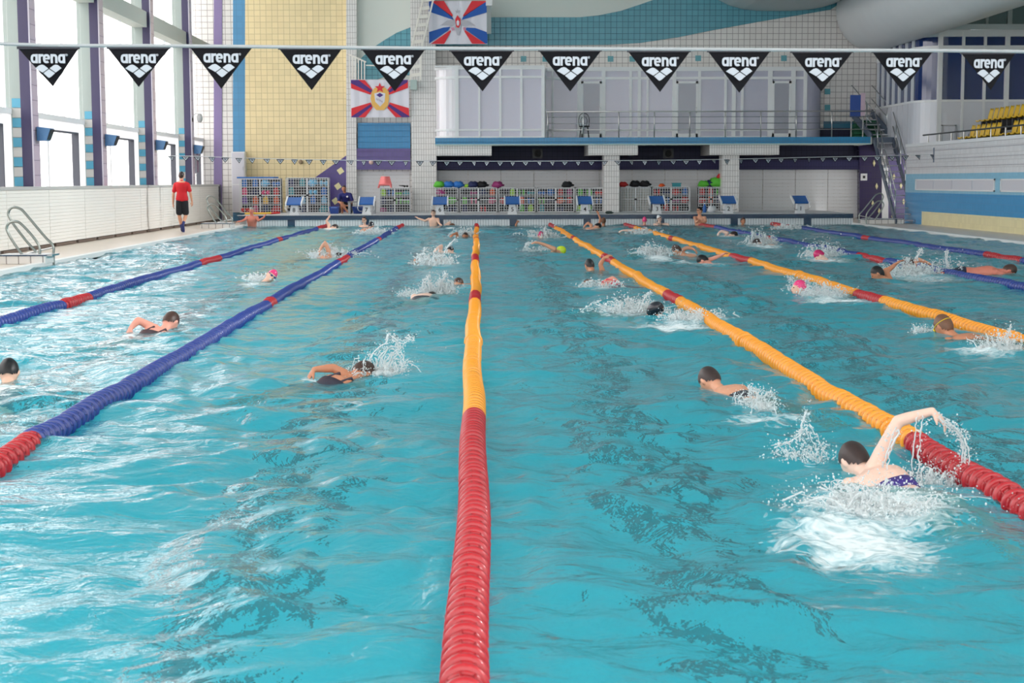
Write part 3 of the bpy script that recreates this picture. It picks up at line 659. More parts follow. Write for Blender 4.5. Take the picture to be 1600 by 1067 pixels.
# ================================================================== CAGES WITH SWIM AIDS
m_cage = mat('cage_white', (216, 218, 220), .4)
PAL = {'blue': (44, 116, 196), 'light blue': (120, 190, 226), 'red': (206, 50, 50), 'orange': (232, 96, 40), 'yellow': (236, 190, 70), 'pink': (222, 80, 130), 'green': (94, 190, 60), 'navy': (34, 44, 90), 'purple': (120, 80, 170), 'magenta': (160, 60, 120), 'lime': (170, 220, 70), 'teal': (60, 150, 160), 'black': (24, 24, 28)}
def aid(kind, colr, loc, s=1.0, rz=0.0, label='', group='swim aids stored in the cages'):
    m = mat('foam_' + colr.replace(' ', '_'), PAL[colr], .7, bump=.2, nscale=40)
    q = MB()
    if kind == 'kickboard':
        poly = [(-.14, 0), (.14, 0), (.15, .25), (.12, .36), (.05, .42), (-.05, .42), (-.12, .36), (-.15, .25)]
        q.prism([(u*s, v*s) for u, v in poly], lambda u, v, d: (u, d, v), -.02, .02)
    elif kind == 'pull_buoy':
        for sx in (-.065, .065): q.ell((sx*s, 0, .075*s), .062*s, .11*s, .075*s, nu=10, nv=6)
        q.box(-.04*s, .04*s, -.04*s, .04*s, .055*s, .095*s)
    elif kind == 'noodle':
        q.tube([(-.6*s, 0, .035), (-.2*s, .01, .05), (.2*s, 0, .04), (.6*s, .01, .06)], .032, 8)
    elif kind == 'mesh_bag':
        q.ell((0, 0, .12*s), .2*s, .14*s, .13*s, nu=12, nv=8, jit=.5); q.tube([(0, 0, .22*s), (.04*s, 0, .27*s), (.1*s, 0, .24*s)], .012*s, 6)
    elif kind == 'fins':
        for sx in (-.07, .07):
            q.prism([(-.045*s+sx, 0), (.045*s+sx, 0), (.07*s+sx, .3*s), (-.06*s+sx, .33*s)], lambda u, v, d: (u, d-.3*(v/s-.1)*0, v*1.0), -.012, .012)
            q.ell((sx, 0, .03*s), .045*s, .05*s, .06*s, nu=8, nv=5)
    o = q.build(kind, m, None, smooth=kind in ('pull_buoy', 'noodle', 'mesh_bag'), label=label, cat={'kickboard': 'kickboard', 'pull_buoy': 'pull buoy', 'noodle': 'pool noodle', 'mesh_bag': 'bag', 'fins': 'swim fins'}[kind], group=group)
    o.location = loc; o.rotation_euler = (0, 0, rz); return o
YC = 57.3
cages = [ # x0, x1, ytop, doors, name, contents rows top->bottom of colours
 (373, 439, 278.5, 2, 'tall white wire cage nearest the left end of the platform', [['blue', 'blue', 'light blue', 'blue'], ['pink', 'navy', 'pink', 'red'], ['purple', 'orange', 'yellow', 'orange'], ['red', 'pink', 'navy', 'red']]),
 (446, 514, 277.5, 2, 'tall white wire cage behind starting block eight', [['navy', 'teal', 'light blue', 'light blue'], ['teal', 'black', 'light blue', 'blue'], ['navy', 'light blue', 'blue', 'light blue'], ['black', 'navy', 'black', 'teal']]),
 (592, 641, 293.5, 2, 'low white wire cage under the pink chair, left of the pillar', [['lime', 'blue', 'green', 'teal'], ['navy', 'black', 'green', 'green'], ['magenta', 'navy', 'black', 'black']]),
 (680, 716, 293, 1, 'low wire cage directly right of the pillar, behind block six', [['magenta', 'black'], ['navy', 'green'], ['black', 'navy']]),
 (718, 777, 293, 2, 'low wire cage with pink bags midway between blocks six and five', [['black', 'magenta', 'navy', 'orange'], ['green', 'pink', 'black', 'pink'], ['navy', 'black', 'red', 'black']]),
 (779, 837, 293, 2, 'low wire cage behind starting block five', [['black', 'lime', 'green', 'teal'], ['red', 'navy', 'orange', 'blue'], ['black', 'navy', 'green', 'lime']]),
 (839, 898, 293, 2, 'low wire cage midway between blocks five and four', [['blue', 'blue', 'red', 'magenta'], ['green', 'navy', 'orange', 'red'], ['teal', 'black', 'navy', 'black']]),
 (899, 944, 293, 2, 'low wire cage behind starting block four', [['green', 'green', 'red'], ['navy', 'lime', 'blue'], ['lime', 'green', 'black']]),
 (969, 1017, 292, 2, 'low wire cage with pale drapes inside, right of the first balcony column', []),
 (1019, 1079, 292, 2, 'low wire cage with red floats behind starting block three', [['red', 'navy', 'red', 'blue'], ['red', 'blue', 'magenta', 'red'], ['navy', 'red', 'red', 'black']]),
 (1091, 1131, 292, 2, 'low wire cage with red floats left of the second balcony column', [['red', 'red', 'green'], ['red', 'orange', 'navy'], ['blue', 'navy', 'black']]),
]
POS = ['left', 'centre left', 'centre right', 'right']
for ci, (x0, x1, yt, doors, lab, rows) in enumerate(cages):
    pa, pb = PY(x0+.4, yt, YC), PY(x1-.4, yt, YC); zt = (pa.z+pb.z)/2; z0 = .372; w = pb.x-pa.x; h = zt-z0
    t = thing('wire_cage', lab, 'cage', ((pa.x+pb.x)/2, YC+.22, z0), 'wire storage cages')
    q = MB(); e = .022
    for sx in (-1, 1):
        for sy in (-.22, .22): q.box(sx*w/2-e*(sx > 0)*1-0, sx*w/2+e*(sx < 0), sy-e/2, sy+e/2, 0, h)
        for z in (0, h-e): q.box(sx*w/2-e*(sx > 0), sx*w/2+e*(sx < 0), -.22, .22, z, z+e)
    for sy in (-.22, .22):
        for z in (0, h-e): q.box(-w/2, w/2, sy-e/2, sy+e/2, z, z+e)
    q.build('frame', m_cage, t)
    nsh = len(rows) if rows else 2
    for k in range(nsh): MB().box(-w/2+e, w/2-e, -.2, .2, h*k/nsh, h*k/nsh+.012).build('shelf', m_cage, t)
    for k in range(doors):
        a = -w/2+w*k/doors; c = -w/2+w*(k+1)/doors
        d = MB(); f = .026; d.box(a, a+f, -.25, -.225, 0, h).box(c-f, c, -.25, -.225, 0, h).box(a, c, -.25, -.225, 0, f).box(a, c, -.25, -.225, h-f, h).box(a, c, -.25, -.225, h*.5-.012, h*.5+.012)
        do = d.build('door', m_cage, t)
        g = MB(); step = .093; x = a+step
        while x < c-.02: g.box(x-.0078, x+.0078, -.24, -.232, 0, h); x += step
        z = step
        while z < h-.02: g.box(a, c, -.243, -.238, z-.0078, z+.0078); z += step
        g.build('wire_grid', m_cage, do)
        MB().box((c-f-.02) if k == 0 else a+.0, (c-f+.03) if k == 0 else a+.05, -.262, -.25, h*.5-.03, h*.5+.03).build('latch', m_black, do)
    bk = MB().box(-w/2, w/2, .222, .23, 0, h).build('back_panel', mat('cage_back', (36, 38, 46), .8) if rows else mat('drape_pale', (196, 196, 190), .8), t)
    if not rows:
        q = MB(); nn = 40; pts_ = [(-w/2+.03+(w-.06)*k/nn, -.12+.03*math.sin(k*1.3)) for k in range(nn+1)]
        q.add([(x, y, z) for x, y in pts_ for z in (.02, h-.03)], [(2*k, 2*k+2, 2*k+3, 2*k+1) for k in range(nn)])
        q.build('drape', mat('drape_pale', (196, 196, 190), .8), t)
    short = lab.split(',')[0].replace('low white ', '').replace('low ', '').replace('tall white ', 'tall ')
    seen_ = {}
    for r_, row in enumerate(rows):
        n = len(row); rh = h/len(rows); zz = z0 + h - (r_+1)*rh + .014
        for k, cc in enumerate(row):
            xx = t.location.x - w/2 + w*(k+.5)/n; kind = ['kickboard', 'pull_buoy', 'kickboard', 'mesh_bag', 'fins'][(r_*3+k*2+ci) % 5]
            if ci < 2: kind = ['kickboard', 'kickboard', 'noodle', 'pull_buoy'][(r_+k) % 4] if r_ != 2 else 'kickboard'
            if kind == 'noodle': kind = 'mesh_bag'
            wmax = w/n; sc_ = min(1.15, wmax/.34, (rh-.03)/.44 if kind in ('kickboard', 'fins') else 2)
            if kind == 'mesh_bag': sc_ = min(sc_*1.0, wmax/.42, (rh-.03)/.28)
            if kind in ('pull_buoy',): sc_ = min(wmax/.3, (rh-.03)/.16, 1.5)
            rn = ['top', 'second', 'third', 'bottom'][r_] if len(rows) == 4 else ['top', 'middle', 'bottom'][r_]
            cn = POS[k] if n == 4 else (['left', 'centre', 'right'][k] if n == 3 else ['left', 'right'][k])
            kn_ = {'kickboard': 'kickboard', 'pull_buoy': 'pull buoy', 'mesh_bag': 'mesh bag', 'fins': 'pair of fins'}[kind]
            cage_s = ['leftmost tall cage', 'tall cage by block eight', 'cage under the pink chair', 'cage touching the pillar', 'cage between blocks six and five', 'cage behind block five', 'cage between blocks five and four', 'cage behind block four', '', 'cage behind block three', 'cage left of the second column'][ci]
            aid(kind, cc, (xx, YC+.1+.05*(k % 2), zz), sc_, 0, '%s %s at %s %s of the %s' % (cc, kn_, rn, cn, cage_s))
# things lying on top of the cages
tops = [('kickboard_flat', 'blue', 403, 277, 'flat blue board lying on top of the leftmost tall cage'), ('mesh_bag', 'green', 687, 291, 'green bag on top of the cage touching the pillar'),
        ('mesh_bag', 'blue', 702, 291, 'blue bag on the cages, left one of the two beside the green bag'), ('mesh_bag', 'blue', 717, 291, 'blue bag on the cages, right one of the two beside the green bag'),
        ('mesh_bag', 'lime', 730, 292.5, 'small lime bag on top of the cages between blocks six and five'), ('mesh_bag', 'navy', 740, 291.5, 'navy bag beside the black bag on top of the cages'),
        ('mesh_bag', 'black', 754, 291, 'black bag on top of the cages beside the plum bag'), ('mesh_bag', 'magenta', 778, 291, 'plum coloured bag on top of the cages left of block five'),
        ('mesh_bag', 'black', 887, 291.5, 'black bag lying on the cages left of block four'),
        ('mesh_bag', 'red', 974, 290.5, 'dull red bag on top of the draped cage'), ('mesh_bag', 'black', 993, 291, 'black bag on top of the draped cage, left of the two'), ('mesh_bag', 'black', 1008, 291, 'black bag on top of the draped cage, right of the two'),
        ('mesh_bag', 'orange', 1034, 291.5, 'small orange bag on top of the cage behind block three'), ('crate', 'teal', 1057, 291.5, 'small teal box on top of the cage behind block three'),
        ('mesh_bag', 'green', 1100, 291, 'green bag on top of the cage, leftmost by the second column'), ('mesh_bag', 'navy', 1112, 289, 'navy bag wedged between the green bags by the second column'), ('mesh_bag', 'green', 1123, 288, 'big green bag heaped against the second column'),
        ('mesh_bag', 'red', 1127, 276, 'red bag on top of the green heap at the second column'), ('fins', 'black', 635, 291, 'black fins lying on the cage beside the pink chair')]
for kind, cc, x, y, lab in tops:
    low = x < 441; p = PY(x, 292.5 if not low else 278, YC+.2)
    zt = PY(x, 278.5 if low else (293.3 if x < 960 else 292.2), YC).z
    if kind == 'kickboard_flat':
        o = MB().prism([(-.75, -.12), (.6, -.15), (.75, 0), (.6, .15), (-.75, .12)], lambda u, v, d: (u, v, d), 0, .05).build('kickboard', mat('foam_blue', PAL['blue'], .7), None, label=lab, cat='kickboard'); o.location = (p.x, YC+.2, zt+.002)
    elif kind == 'crate':
        o = MB().box(-.15, .15, -.1, .1, 0, .14).box(-.17, .17, -.12, .12, .12, .15).build('box', mat('foam_teal', PAL['teal'], .5), None, label=lab, cat='box'); o.location = (p.x, YC+.2, zt+.002)
    elif kind == 'fins':
        o = aid('fins', cc, (p.x, YC+.2, zt+.03), .8, .4, lab, group=''); o.rotation_euler = (-1.45, 0, .9); o.location.z = zt+.05
    else:
        s = 1.1 if cc != 'red' else .9; base = {1112: .1, 1123: .12, 1127: .3}.get(x, 0)
        if x == 1123: s = 1.7; base = 0
        if x == 1112: s = 1.2; base = 0
        if x in (730, 1034): s = .6
        o = aid('mesh_bag', cc, (p.x, YC+.2+(.06 if x == 1112 else 0), zt+base), s, 0, lab, group=''); o.scale = (1, 1, .8)
# pink chair on the low cage
p = PY(601.5, 293, YC+.2); m_pk = mat('pink_plastic', (244, 130, 130), .4)
t = thing('chair', 'pink plastic chair standing on the low cage left of the pillar', 'chair', (p.x, YC+.2, PY(600, 293.6, YC).z))
q = MB().add(*(lambda N_: ([(u*(.26 - .1*v), .1+.08*v - .05*math.cos(u*3.0), .08+.34*v) for v in [j/6 for j in range(7)] for u in [-1+2*k/8 for k in range(9)]], [(j*9+k, j*9+k+1, (j+1)*9+k+1, (j+1)*9+k) for j in range(6) for k in range(8)]))(0))
q.build('backrest', m_pk, t, smooth=True); MB().box(-.22, .22, -.18, .16, .1, .14).build('seat', m_pk, t)
for sx in (-.2, .2):
    for sy in (-.16, .14): MB().bar((sx*1.2, sy*1.1, 0), (sx, sy, .11), .04, .04).build('leg', m_pk, t)
# small things on the platform
p = PY(1101, 331, 55.5); t = thing('bottle', 'blue plastic bottle on the platform left of block two', 'bottle', (p.x, 55.5, .37))
MB().lathe([(.06, 0), (.065, .02), (.065, .2), (.03, .26), (.03, .3)], 12).build('body', m_blue, t, smooth=True); MB().lathe([(.034, .3), (.034, .34)], 10).build('cap', m_white, t)
o = aid('mesh_bag', 'black', (PY(1113, 333, 55.4).x, 55.4, .37), .9, 0, 'white cloth bag on the platform left of block two', group=''); o.data.materials[0] = mat('cloth_white', (214, 218, 222), .8)
for x, y, c, lab in ((418, 334, 'yellow', 'yellow noodle lying on the platform by the leftmost cage'), (430, 334, 'red', 'red noodle lying on the platform by the leftmost cage')):
    p = PZ(x, y-1, .375); aid('noodle', c, (p.x, 54.2 + (.2 if c == 'red' else 0), .372), .75, .1, lab, group='noodles on the platform')
o = MB().ell((0, 0, .045), .16, .1, .045, nu=10, nv=6, jit=.6).build('towel', mat('towel_dark', (60, 72, 66), .9), None, True, label='crumpled dark towel on the platform beside the first balcony column', cat='towel'); o.location = (PY(952, 333, 53.7).x, 53.7, .372)
# light switch box on the dark purple wall
p = PY(1349.5, 282, YB-.42); t = thing('wall_box', 'white switch box on the dark purple wall beside the steel stairs', 'wall box', (p.x, YB-.42, p.z))
MB().box(-.12, .12, -.04, .0, 0, .26).build('housing', m_white, t); MB().box(-.045, .045, -.05, -.04, .08, .18).build('socket', m_black, t)
# ================================================================== POOL LADDERS
m_lad = mat('ladder_steel', (150, 156, 152), .35, metal=1)
def ladder(name_lab, org, sx, gx=1.0):
    t = thing('pool_ladder', name_lab, 'pool ladder', org, 'pool ladders')
    def hoop(pts, dy, nm='handrail'):
        MB().tube(crom([(sx*a*gx, dy, z) for a, z in pts], 5), .024, 8).build(nm, m_lad, t, smooth=True)
    hoop([(-.03, -.55), (-.03, .1), (-.03, .32), (-.18, .5), (-.5, .9), (-.6, 1.0), (-.74, 1.03), (-.82, .94), (-.8, .84), (-.72, .7), (-.5, .4), (-.36, .24), (-.32, .165)], .0)
    hoop([(-.14, -.55), (-.14, .1), (-.14, .32), (-.24, .5), (-.42, .71), (-.52, .78), (-.64, .77), (-.71, .68), (-.68, .56), (-.58, .38), (-.46, .2), (-.44, .155)], -.5)
    for z in (-.35, -.1, .16): MB().box(sx*.02*gx-.03, sx*.02*gx+.06*sx, -.5, 0, z, z+.03).build('tread', m_steel, t)
    MB().tube([(sx*-.5*gx, 0, .19), (sx*.0, 0, .3)], .016, 6).build('brace', m_steel, t)
    return t
def step_block(lab, x0, x1, y0, y1, z1):
    t = thing('step_block', lab, 'step', ((x0+x1)/2, (y0+y1)/2, .045), 'tiled step blocks under the ladders'); w = abs(x1-x0)/2; d = (y1-y0)/2
    MB().box(-w, w, -d, d, 0, z1-.06).build('body', t_white, t); MB().box(-w-.01, w+.01, -d-.01, d+.01, z1-.06, z1-.04).build('edge', m_navycop, t)
    MB().box(-w+.02, w-.02, -d+.02, d-.02, z1-.04, z1-.03).build('tread_top', m_white, t)
step_block('white tiled step block at the water edge under the near left ladder', -8.6, -7.76, 28.2, 28.85, .2)
ladder('pool ladder with two curved steel handrails nearest the viewer on the left', (-7.74, 28.78, .02), 1, 1.0)
step_block('white tiled step block under the far left ladder', -8.7, -7.76, 49.4, 50.2, .2)
ladder('pool ladder with curved steel handrails at the far left corner', (-7.78, 50.0, .02), 1, 1.0)
step_block('white tiled step block under the ladder at the far right corner', 12.9, 14.2, 51.9, 52.5, .2)
ladder('pool ladder with curved steel handrails at the far right corner beside the stairs', (12.78, 52.3, .02), -1, 1.0)
# ================================================================== BALCONY RAILING
t = thing('railing', 'steel railing along the balcony edge', 'railing', PY(856, 215, 56.7))
zt = PY(856, 174.5, 56.7).z; z0 = 3.035; t.location.z = z0
for k in range(9):
    x = PY(856+55.45*k, 200, 56.7).x - t.location.x
    MB().tube([(x, 0, 0), (x, 0, zt-z0-.06), (x, .06, zt-z0-.02)], .022, 8).build('post', m_steel, t, smooth=True)
xe = PY(1375, 200, 56.7).x - t.location.x
for y_, r_ in ((174.5, .024), (183, .011), (193, .011), (203, .016)):
    z = PY(856, y_, 56.7).z - z0; MB().tube([(-.05, .04, z), (xe if y_ > 180 else xe-.2, .04, z)], r_, 8).build('rail', m_steel if y_ < 180 or y_ > 200 else mat('rail_grey', (120, 130, 136), .4, metal=.5), t, smooth=True)
# chair on the balcony
p = PY(913, 215, 57.4); t = thing('chair', 'black metal chair with hooped back on the balcony', 'chair', (p.x, 57.4, 3.035))
q = MB().tube(crom([(-.17, .17, .42), (-.19, .2, .7), (-.13, .22, .87), (0, .225, .92), (.13, .22, .87), (.19, .2, .7), (.17, .17, .42)], 4), .014, 6)
q.tube(crom([(-.09, .17, .43), (-.11, .2, .7), (0, .22, .8), (.11, .2, .7), (.09, .17, .43)], 4), .011, 6); q.build('backrest', m_black, t, smooth=True)
MB().lathe([(.17, .415), (.2, .42), (.2, .45), (.15, .465)], 16).build('seat', m_black, t, smooth=True)
for a in range(4):
    c, s = math.cos(PI/4+a*PI/2), math.sin(PI/4+a*PI/2); MB().tube([(c*.17, s*.17, .43), (c*.24, s*.24, 0)], .013, 6).build('leg', m_black, t)
# ================================================================== GLAZED BOOTHS ON THE BALCONY
m_fr = mat('white_frame', (228, 230, 232), .35); m_lav = mat('lavender_glass', (178, 178, 196), .18, spec=.6, coat=.2)
def facade(label, Y, x0, x1, ytop, ybot, bars, rows, panes, curve=None, doors=()):
    o = PY(x0, ybot, Y); t = thing('glazed_booth', label, 'booth', (o.x, Y, 3.032)); zt = PY(x0, ytop, Y).z - 3.032
    X = lambda x: PY(x, 200, Y).x - t.location.x
    Z = lambda y: PY((x0+x1)/2, y, Y).z - 3.032
    q = MB()
    for a, b_ in bars: q.box(X(a), X(b_), -.03, .06, 0, zt)
    for a, b_ in rows: q.box(X(x0), X(x1), -.02, .05, max(0, Z(b_)), Z(a))
    q.build('frame', m_fr, t)
    for a, b_, y0, y1 in panes: MB().box(X(a), X(b_), .02, .03, Z(y1), Z(y0)).build('pane', m_lav, t)
    for a, b_, c in doors:
        f = 3.2; zd = Z(127); q = MB().box(X(a), X(a+f), -.045, -.03, .02, zd).box(X(b_-f), X(b_), -.045, -.03, .02, zd).box(X(a), X(b_), -.045, -.03, zd-.08, zd).box(X(a), X(b_), -.045, -.03, .02, .2)
        d = q.build('door', m_fr, t); MB().box(X(a+f), X(b_-f), -.035, -.02, .2, zd-.08).build('pane', mat('grey_glass', (160, 162, 174), .2), d)
        MB().tube([(X(c), -.06, .95), (X(c), -.09, 1.0), (X(c), -.09, 1.12), (X(c), -.06, 1.17)], .012, 6).build('handle', m_steel, d)
    return t, X, Z, zt
vb = [(711, 717), (747.5, 750.5), (780, 783.5), (813, 816.5), (846, 851)]
pn = []
for a, b_ in zip(vb, vb[1:]): pn += [(a[1], b_[0], 108.5, 118.5), (a[1], b_[0], 122, 201.5), (a[1], b_[0], 204.5, 213)]
t, X, Z, zt = facade('white framed booth with lavender panes and a rounded corner at the balcony left end', 56.75, 711, 851, 104.5, 216, vb, [(104.5, 108.5), (118.5, 122), (201.5, 204.5), (213, 217)], pn)
q = MB(); r_ = .7; n = 10      # rounded white corner
prof = [(X(711) - r_*math.sin(PI/2*k/n), r_ - r_*math.cos(PI/2*k/n)) for k in range(n+1)]
for (a, b_), (c, d) in zip(prof, prof[1:]): q.add([(a, b_, 0), (c, d, 0), (c, d, zt-.02), (a, b_, zt-.02)], [(0, 1, 2, 3)])
q.box(X(711)-r_, X(711)-r_+.02, r_, 2.2, 0, zt-.02)
q.build('rounded_corner', mat('corner_white', (224, 222, 228), .12, coat=.5), t, smooth=True)
q = MB()
for ya, yb_ in ((104.5, 108), (119, 123), (201, 204.5), (212, 216)):
    pr = [(X(711) - (r_+.03)*math.sin(PI/2*k/n), r_ - (r_+.03)*math.cos(PI/2*k/n)) for k in range(n+1)]
    for (a, b_), (c, d) in zip(pr, pr[1:]): q.add([(a, b_, Z(yb_)), (c, d, Z(yb_)), (c, d, Z(ya)), (a, b_, Z(ya)), (a*1+.05*0, b_+.04, Z(ya)), (c, d+.04, Z(ya)), (a, b_+.04, Z(yb_)), (c, d+.04, Z(yb_))], [(0, 1, 2, 3), (3, 2, 5, 4), (0, 6, 7, 1)])
q.build('corner_moulding', m_fr, t, smooth=False)
MB().box(X(711)-r_, X(851), -.02, 2.2, zt-.01, zt+.05).build('roof', m_fr, t)
MB().box(X(851)-.04, X(851), .0, 1.5, 0, zt).build('side_panel', m_lav, t)
vb = [(851, 853), (862, 865), (902, 908), (940, 946), (983, 987), (996, 1001), (1010, 1013), (1050, 1056), (1090, 1094.5), (1131, 1135), (1143, 1149), (1157, 1161), (1199, 1206), (1235, 1242), (1254.5, 1260)]
pn = []
for a, b_ in zip(vb, vb[1:]):
    pn.append((a[1], b_[0], 111, 120))
    pn += [(a[1], b_[0], 124, 202), (a[1], b_[0], 205, 213)]
t2, X, Z, zt = facade('long recessed white framed glazed front behind the balcony railing', 58.3, 851, 1260, 106.5, 217, vb, [(106.5, 111), (120, 124), (202, 205), (213, 217.5)], pn,
   doors=((908, 940, 938), (1056, 1090, 1087.5), (1206, 1235, 1233.5)))
q = MB(); wc = (PY(1287, 0, 58.3).x - PY(1260, 0, 58.3).x)
pr = [(X(1260) + wc*math.sin(PI/2*k/n), wc - wc*math.cos(PI/2*k/n)) for k in range(n+1)]
for (a, b_), (c, d) in zip(pr, pr[1:]): q.add([(a, b_, 0), (c, d, 0), (c, d, zt-.02), (a, b_, zt-.02)], [(0, 1, 2, 3)])
q.build('rounded_corner', m_lav, t2, smooth=True)
MB().box(X(851), X(1262), -.02, .68, zt-.01, zt+.04).build('roof', m_fr, t2)
# blue board and green mats at the right end of the balcony
p = PY(1336, 215, 57.3); t = thing('board', 'blue board with a pink edge leaning at the right end of the balcony', 'board', (p.x, 57.3, 3.035))
MB().box(-.2, .18, -.02, .03, .75, 1.55).build('panel', mat('board_blue', (50, 84, 160), .5), t); MB().box(.18, .34, -.03, .04, .8, 1.62).build('edge_panel', mat('board_pink', (214, 190, 204), .5), t)
for x in (-.15, .28): MB().box(x-.02, x+.02, -.0, .02, 0, .8).build('leg', m_steel, t)
t = thing('mat_stack', 'dark green mats piled at the right end of the balcony by the stairs', 'mats', (PY(1355, 215, 58.4).x, 58.3, 3.035))
for k in range(5): MB().box(-.6+.03*k, .5-.04*k, -.2, .3, k*.14, k*.14+.12).build('mat', mat('mat_green', (28, 92, 62), .7), t)
# ================================================================== STEEL STAIRCASE AT THE RIGHT
def stair(lab, A, B, w, n, rail=True, posts=4, side_shift=Vector((0, 0, 0))):
    """A = bottom left, B = top left; w = width vector"""
    A = Vector(A); B = Vector(B); w = Vector(w); t = thing('staircase', lab, 'stairs', A); B = B - A; O = Vector((0, 0, 0))
    for s in (O, w): MB().bar(s, B+s, .05, .24, up=(0, 0, 1)).build('stringer', m_dsteel, t)
    for k in range(n):
        c = B*((k+.6)/n); d = Vector((B.x, B.y, 0)).normalized()*.26
        MB().add([c, c+w, c+w+d, c+d, c-Vector((0, 0, .035)), c+w-Vector((0, 0, .035)), c+w+d-Vector((0, 0, .035)), c+d-Vector((0, 0, .035))],
                 [(0, 1, 2, 3), (7, 6, 5, 4), (0, 4, 5, 1), (1, 5, 6, 2), (2, 6, 7, 3), (3, 7, 4, 0)]).build('tread', mat('tread_steel', (170, 172, 180), .35, metal=.4), t)
    for s in (O, w):
        for k in range(posts):
            p = B*((k+.25)/posts)+s; MB().tube([p, p+Vector((0, 0, 1.0))], .022, 8).build('post', m_steel, t, smooth=True)
        for h in (.5, 1.0): MB().tube([B*.03+s+Vector((0, 0, h)), B*1.0+s+Vector((0, 0, h))], .018, 8).build('rail', m_steel, t, smooth=True)
    return t
A = PZ(1402, 347, .04); A = PY(1400, 346, 51.9); A.z = .042
B = PY(1366, 222, 56.4); B.z = 2.92
stair('long open steel staircase rising from the right deck to the balcony', A, B, (.66, 0, 0), 14, posts=5)
A2 = Vector((14.35, 57.0, 3.05)); B2 = Vector((13.95, 58.5, 4.0))
stair('short flight of grey steps from the balcony up to the control room', A2, B2, (.75, 0, 0), 5, posts=1)
struct('floor_landing', MB().box(14.35, 15.3, 56.3, 58.9, 2.85, 3.03), m_dsteel, label='steel landing at the top of the long stairs')
# ================================================================== CONTROL ROOM (rounded corner, blue windows)
YBf = 53.2; XBf = 15.0; rr_ = .95
m_bw = mat('booth_white', (212, 214, 222), .3, coat=.2); m_bg = mat('deep_blue_glass', (22, 48, 104), .08, spec=.8)
cb = thing('control_room', 'white control room with deep blue windows and a rounded corner above the stand', 'control room', (XBf, YBf, 2.67))
O = cb.location
def cr_shell(name, z0, z1, off, m, ext=0, smooth=True, parent=None):
    """wall ribbon: side face, rounded corner, front face (offset outwards by off, .06 thick)"""
    path = [(XBf-off, YB), (XBf-off, YBf+rr_)]
    path += [(XBf+rr_-(rr_+off)*math.cos(PI/2*k/8), YBf+rr_-(rr_+off)*math.sin(PI/2*k/8)) for k in range(1, 9)]
    path += [(18.9, YBf-off)]
    q = MB()
    for (a, b_), (c, d) in zip(path, path[1:]):
        nx, ny = (d-b_), -(c-a); L_ = math.hypot(nx, ny); nx, ny = -nx/L_*.06, -ny/L_*.06
        q.add([(a, b_, z0), (c, d, z0), (c, d, z1), (a, b_, z1), (a+nx, b_+ny, z0), (c+nx, d+ny, z0), (c+nx, d+ny, z1), (a+nx, b_+ny, z1)], [(0, 1, 2, 3), (4, 7, 6, 5), (3, 2, 6, 7), (0, 4, 5, 1)])
    q.v = [tuple(Vector(v)-O) for v in q.v]
    return q.build(name, m, parent or cb, smooth=False)
def zf(y): return PY(1530, y, YBf).z
cr_shell('lower_wall', 2.4, zf(156), 0, m_bw)
cr_shell('window_band', zf(156), zf(78), -.05, m_bg)
cr_shell('sill_band', zf(159), zf(155.5), .03, m_fr)
cr_shell('transom_band', zf(78), zf(71), .02, m_fr)
cr_shell('upper_windows', zf(71), zf(57), -.05, m_bg)
cr_shell('head_band', zf(57), zf(46.5), .02, m_fr)
cr_shell('cornice', zf(46.5), zf(38), .1, mat('cornice_grey', (190, 198, 200), .4))
for x0, x1 in ((1468, 1475), (1505.5, 1509.5), (1539.5, 1543.5), (1573, 1580), (1612, 1616)):
    a, b_ = PY(x0, 0, YBf).x, PY(x1, 0, YBf).x; MB().box(a-O.x, b_-O.x, -.04, .05, 0+zf(156)-O.z, zf(50)-O.z).build('mullion', m_fr, cb)
    MB().box(a-O.x, b_-O.x, -.02, .0, .02, zf(156)-O.z).build('panel_joint', m_fr, cb)
for y in (54.0+.12, 54.95, 55.8, 56.6, 57.35, 58.1, 58.8):
    MB().box(-.04, .05, y-YBf-.03, y-YBf+.03, zf(156)-O.z, zf(50)-O.z).build('mullion', m_fr, cb)
for y in (54.6, 55.3, 56.0, 56.8, 57.6, 58.4): MB().box(-.006, .01, y-YBf-.008, y-YBf+.008, .02, zf(158)-O.z).build('panel_joint', mat('grey_joint', (170, 168, 175), .6), cb)
MB().box(0, 3.9, .1, 5.6, zf(46.5)-O.z-.02, zf(46.5)-O.z).build('roof', m_fr, cb)
for x0, x1, a, b_ in ((1474, 1504, 164, 176), (1508, 1538, 164, 176)):
    MB().box(PY(x0, 0, YBf).x-O.x, PY(x1, 0, YBf).x-O.x, -.012, 0, zf(176)-O.z, zf(160)-O.z).build('panel', m_bw, cb)
dx0, dx1 = PY(1475, 0, YBf).x-O.x, PY(1499, 0, YBf).x-O.x
d = MB().box(dx0, dx0+.06, -.05, 0, 0, zf(195)-O.z).box(dx1-.06, dx1, -.05, 0, 0, zf(195)-O.z).box(dx0, dx1, -.05, 0, zf(197)-O.z, zf(195)-O.z).build('door', mat('door_grey', (176, 178, 184), .4), cb)
MB().box(dx0+.06, dx1-.06, -.03, 0, 0, zf(197)-O.z).build('leaf', m_bw, d)
# glossy grey-green glazing above the control room
ug = thing('upper_glazing', 'grey green glazed clerestory with pale posts above the control room', 'glazing', (15.2, YBf+.5, zf(40)))
MB().box(.5, 4.0, 0, .05, 0, 2.6).build('pane', mat('grey_green_glass', (112, 132, 132), .12, spec=.7), ug)
for x0, x1 in ((1470, 1478), (1507, 1512), (1542, 1546), (1576, 1583)):
    a, b_ = PY(x0, 0, YBf+.4).x-15.2, PY(x1, 0, YBf+.4).x-15.2; MB().box(a, b_, -.08, 0, 0, 2.6).build('post', mat('post_grey', (176, 186, 184), .5), ug)
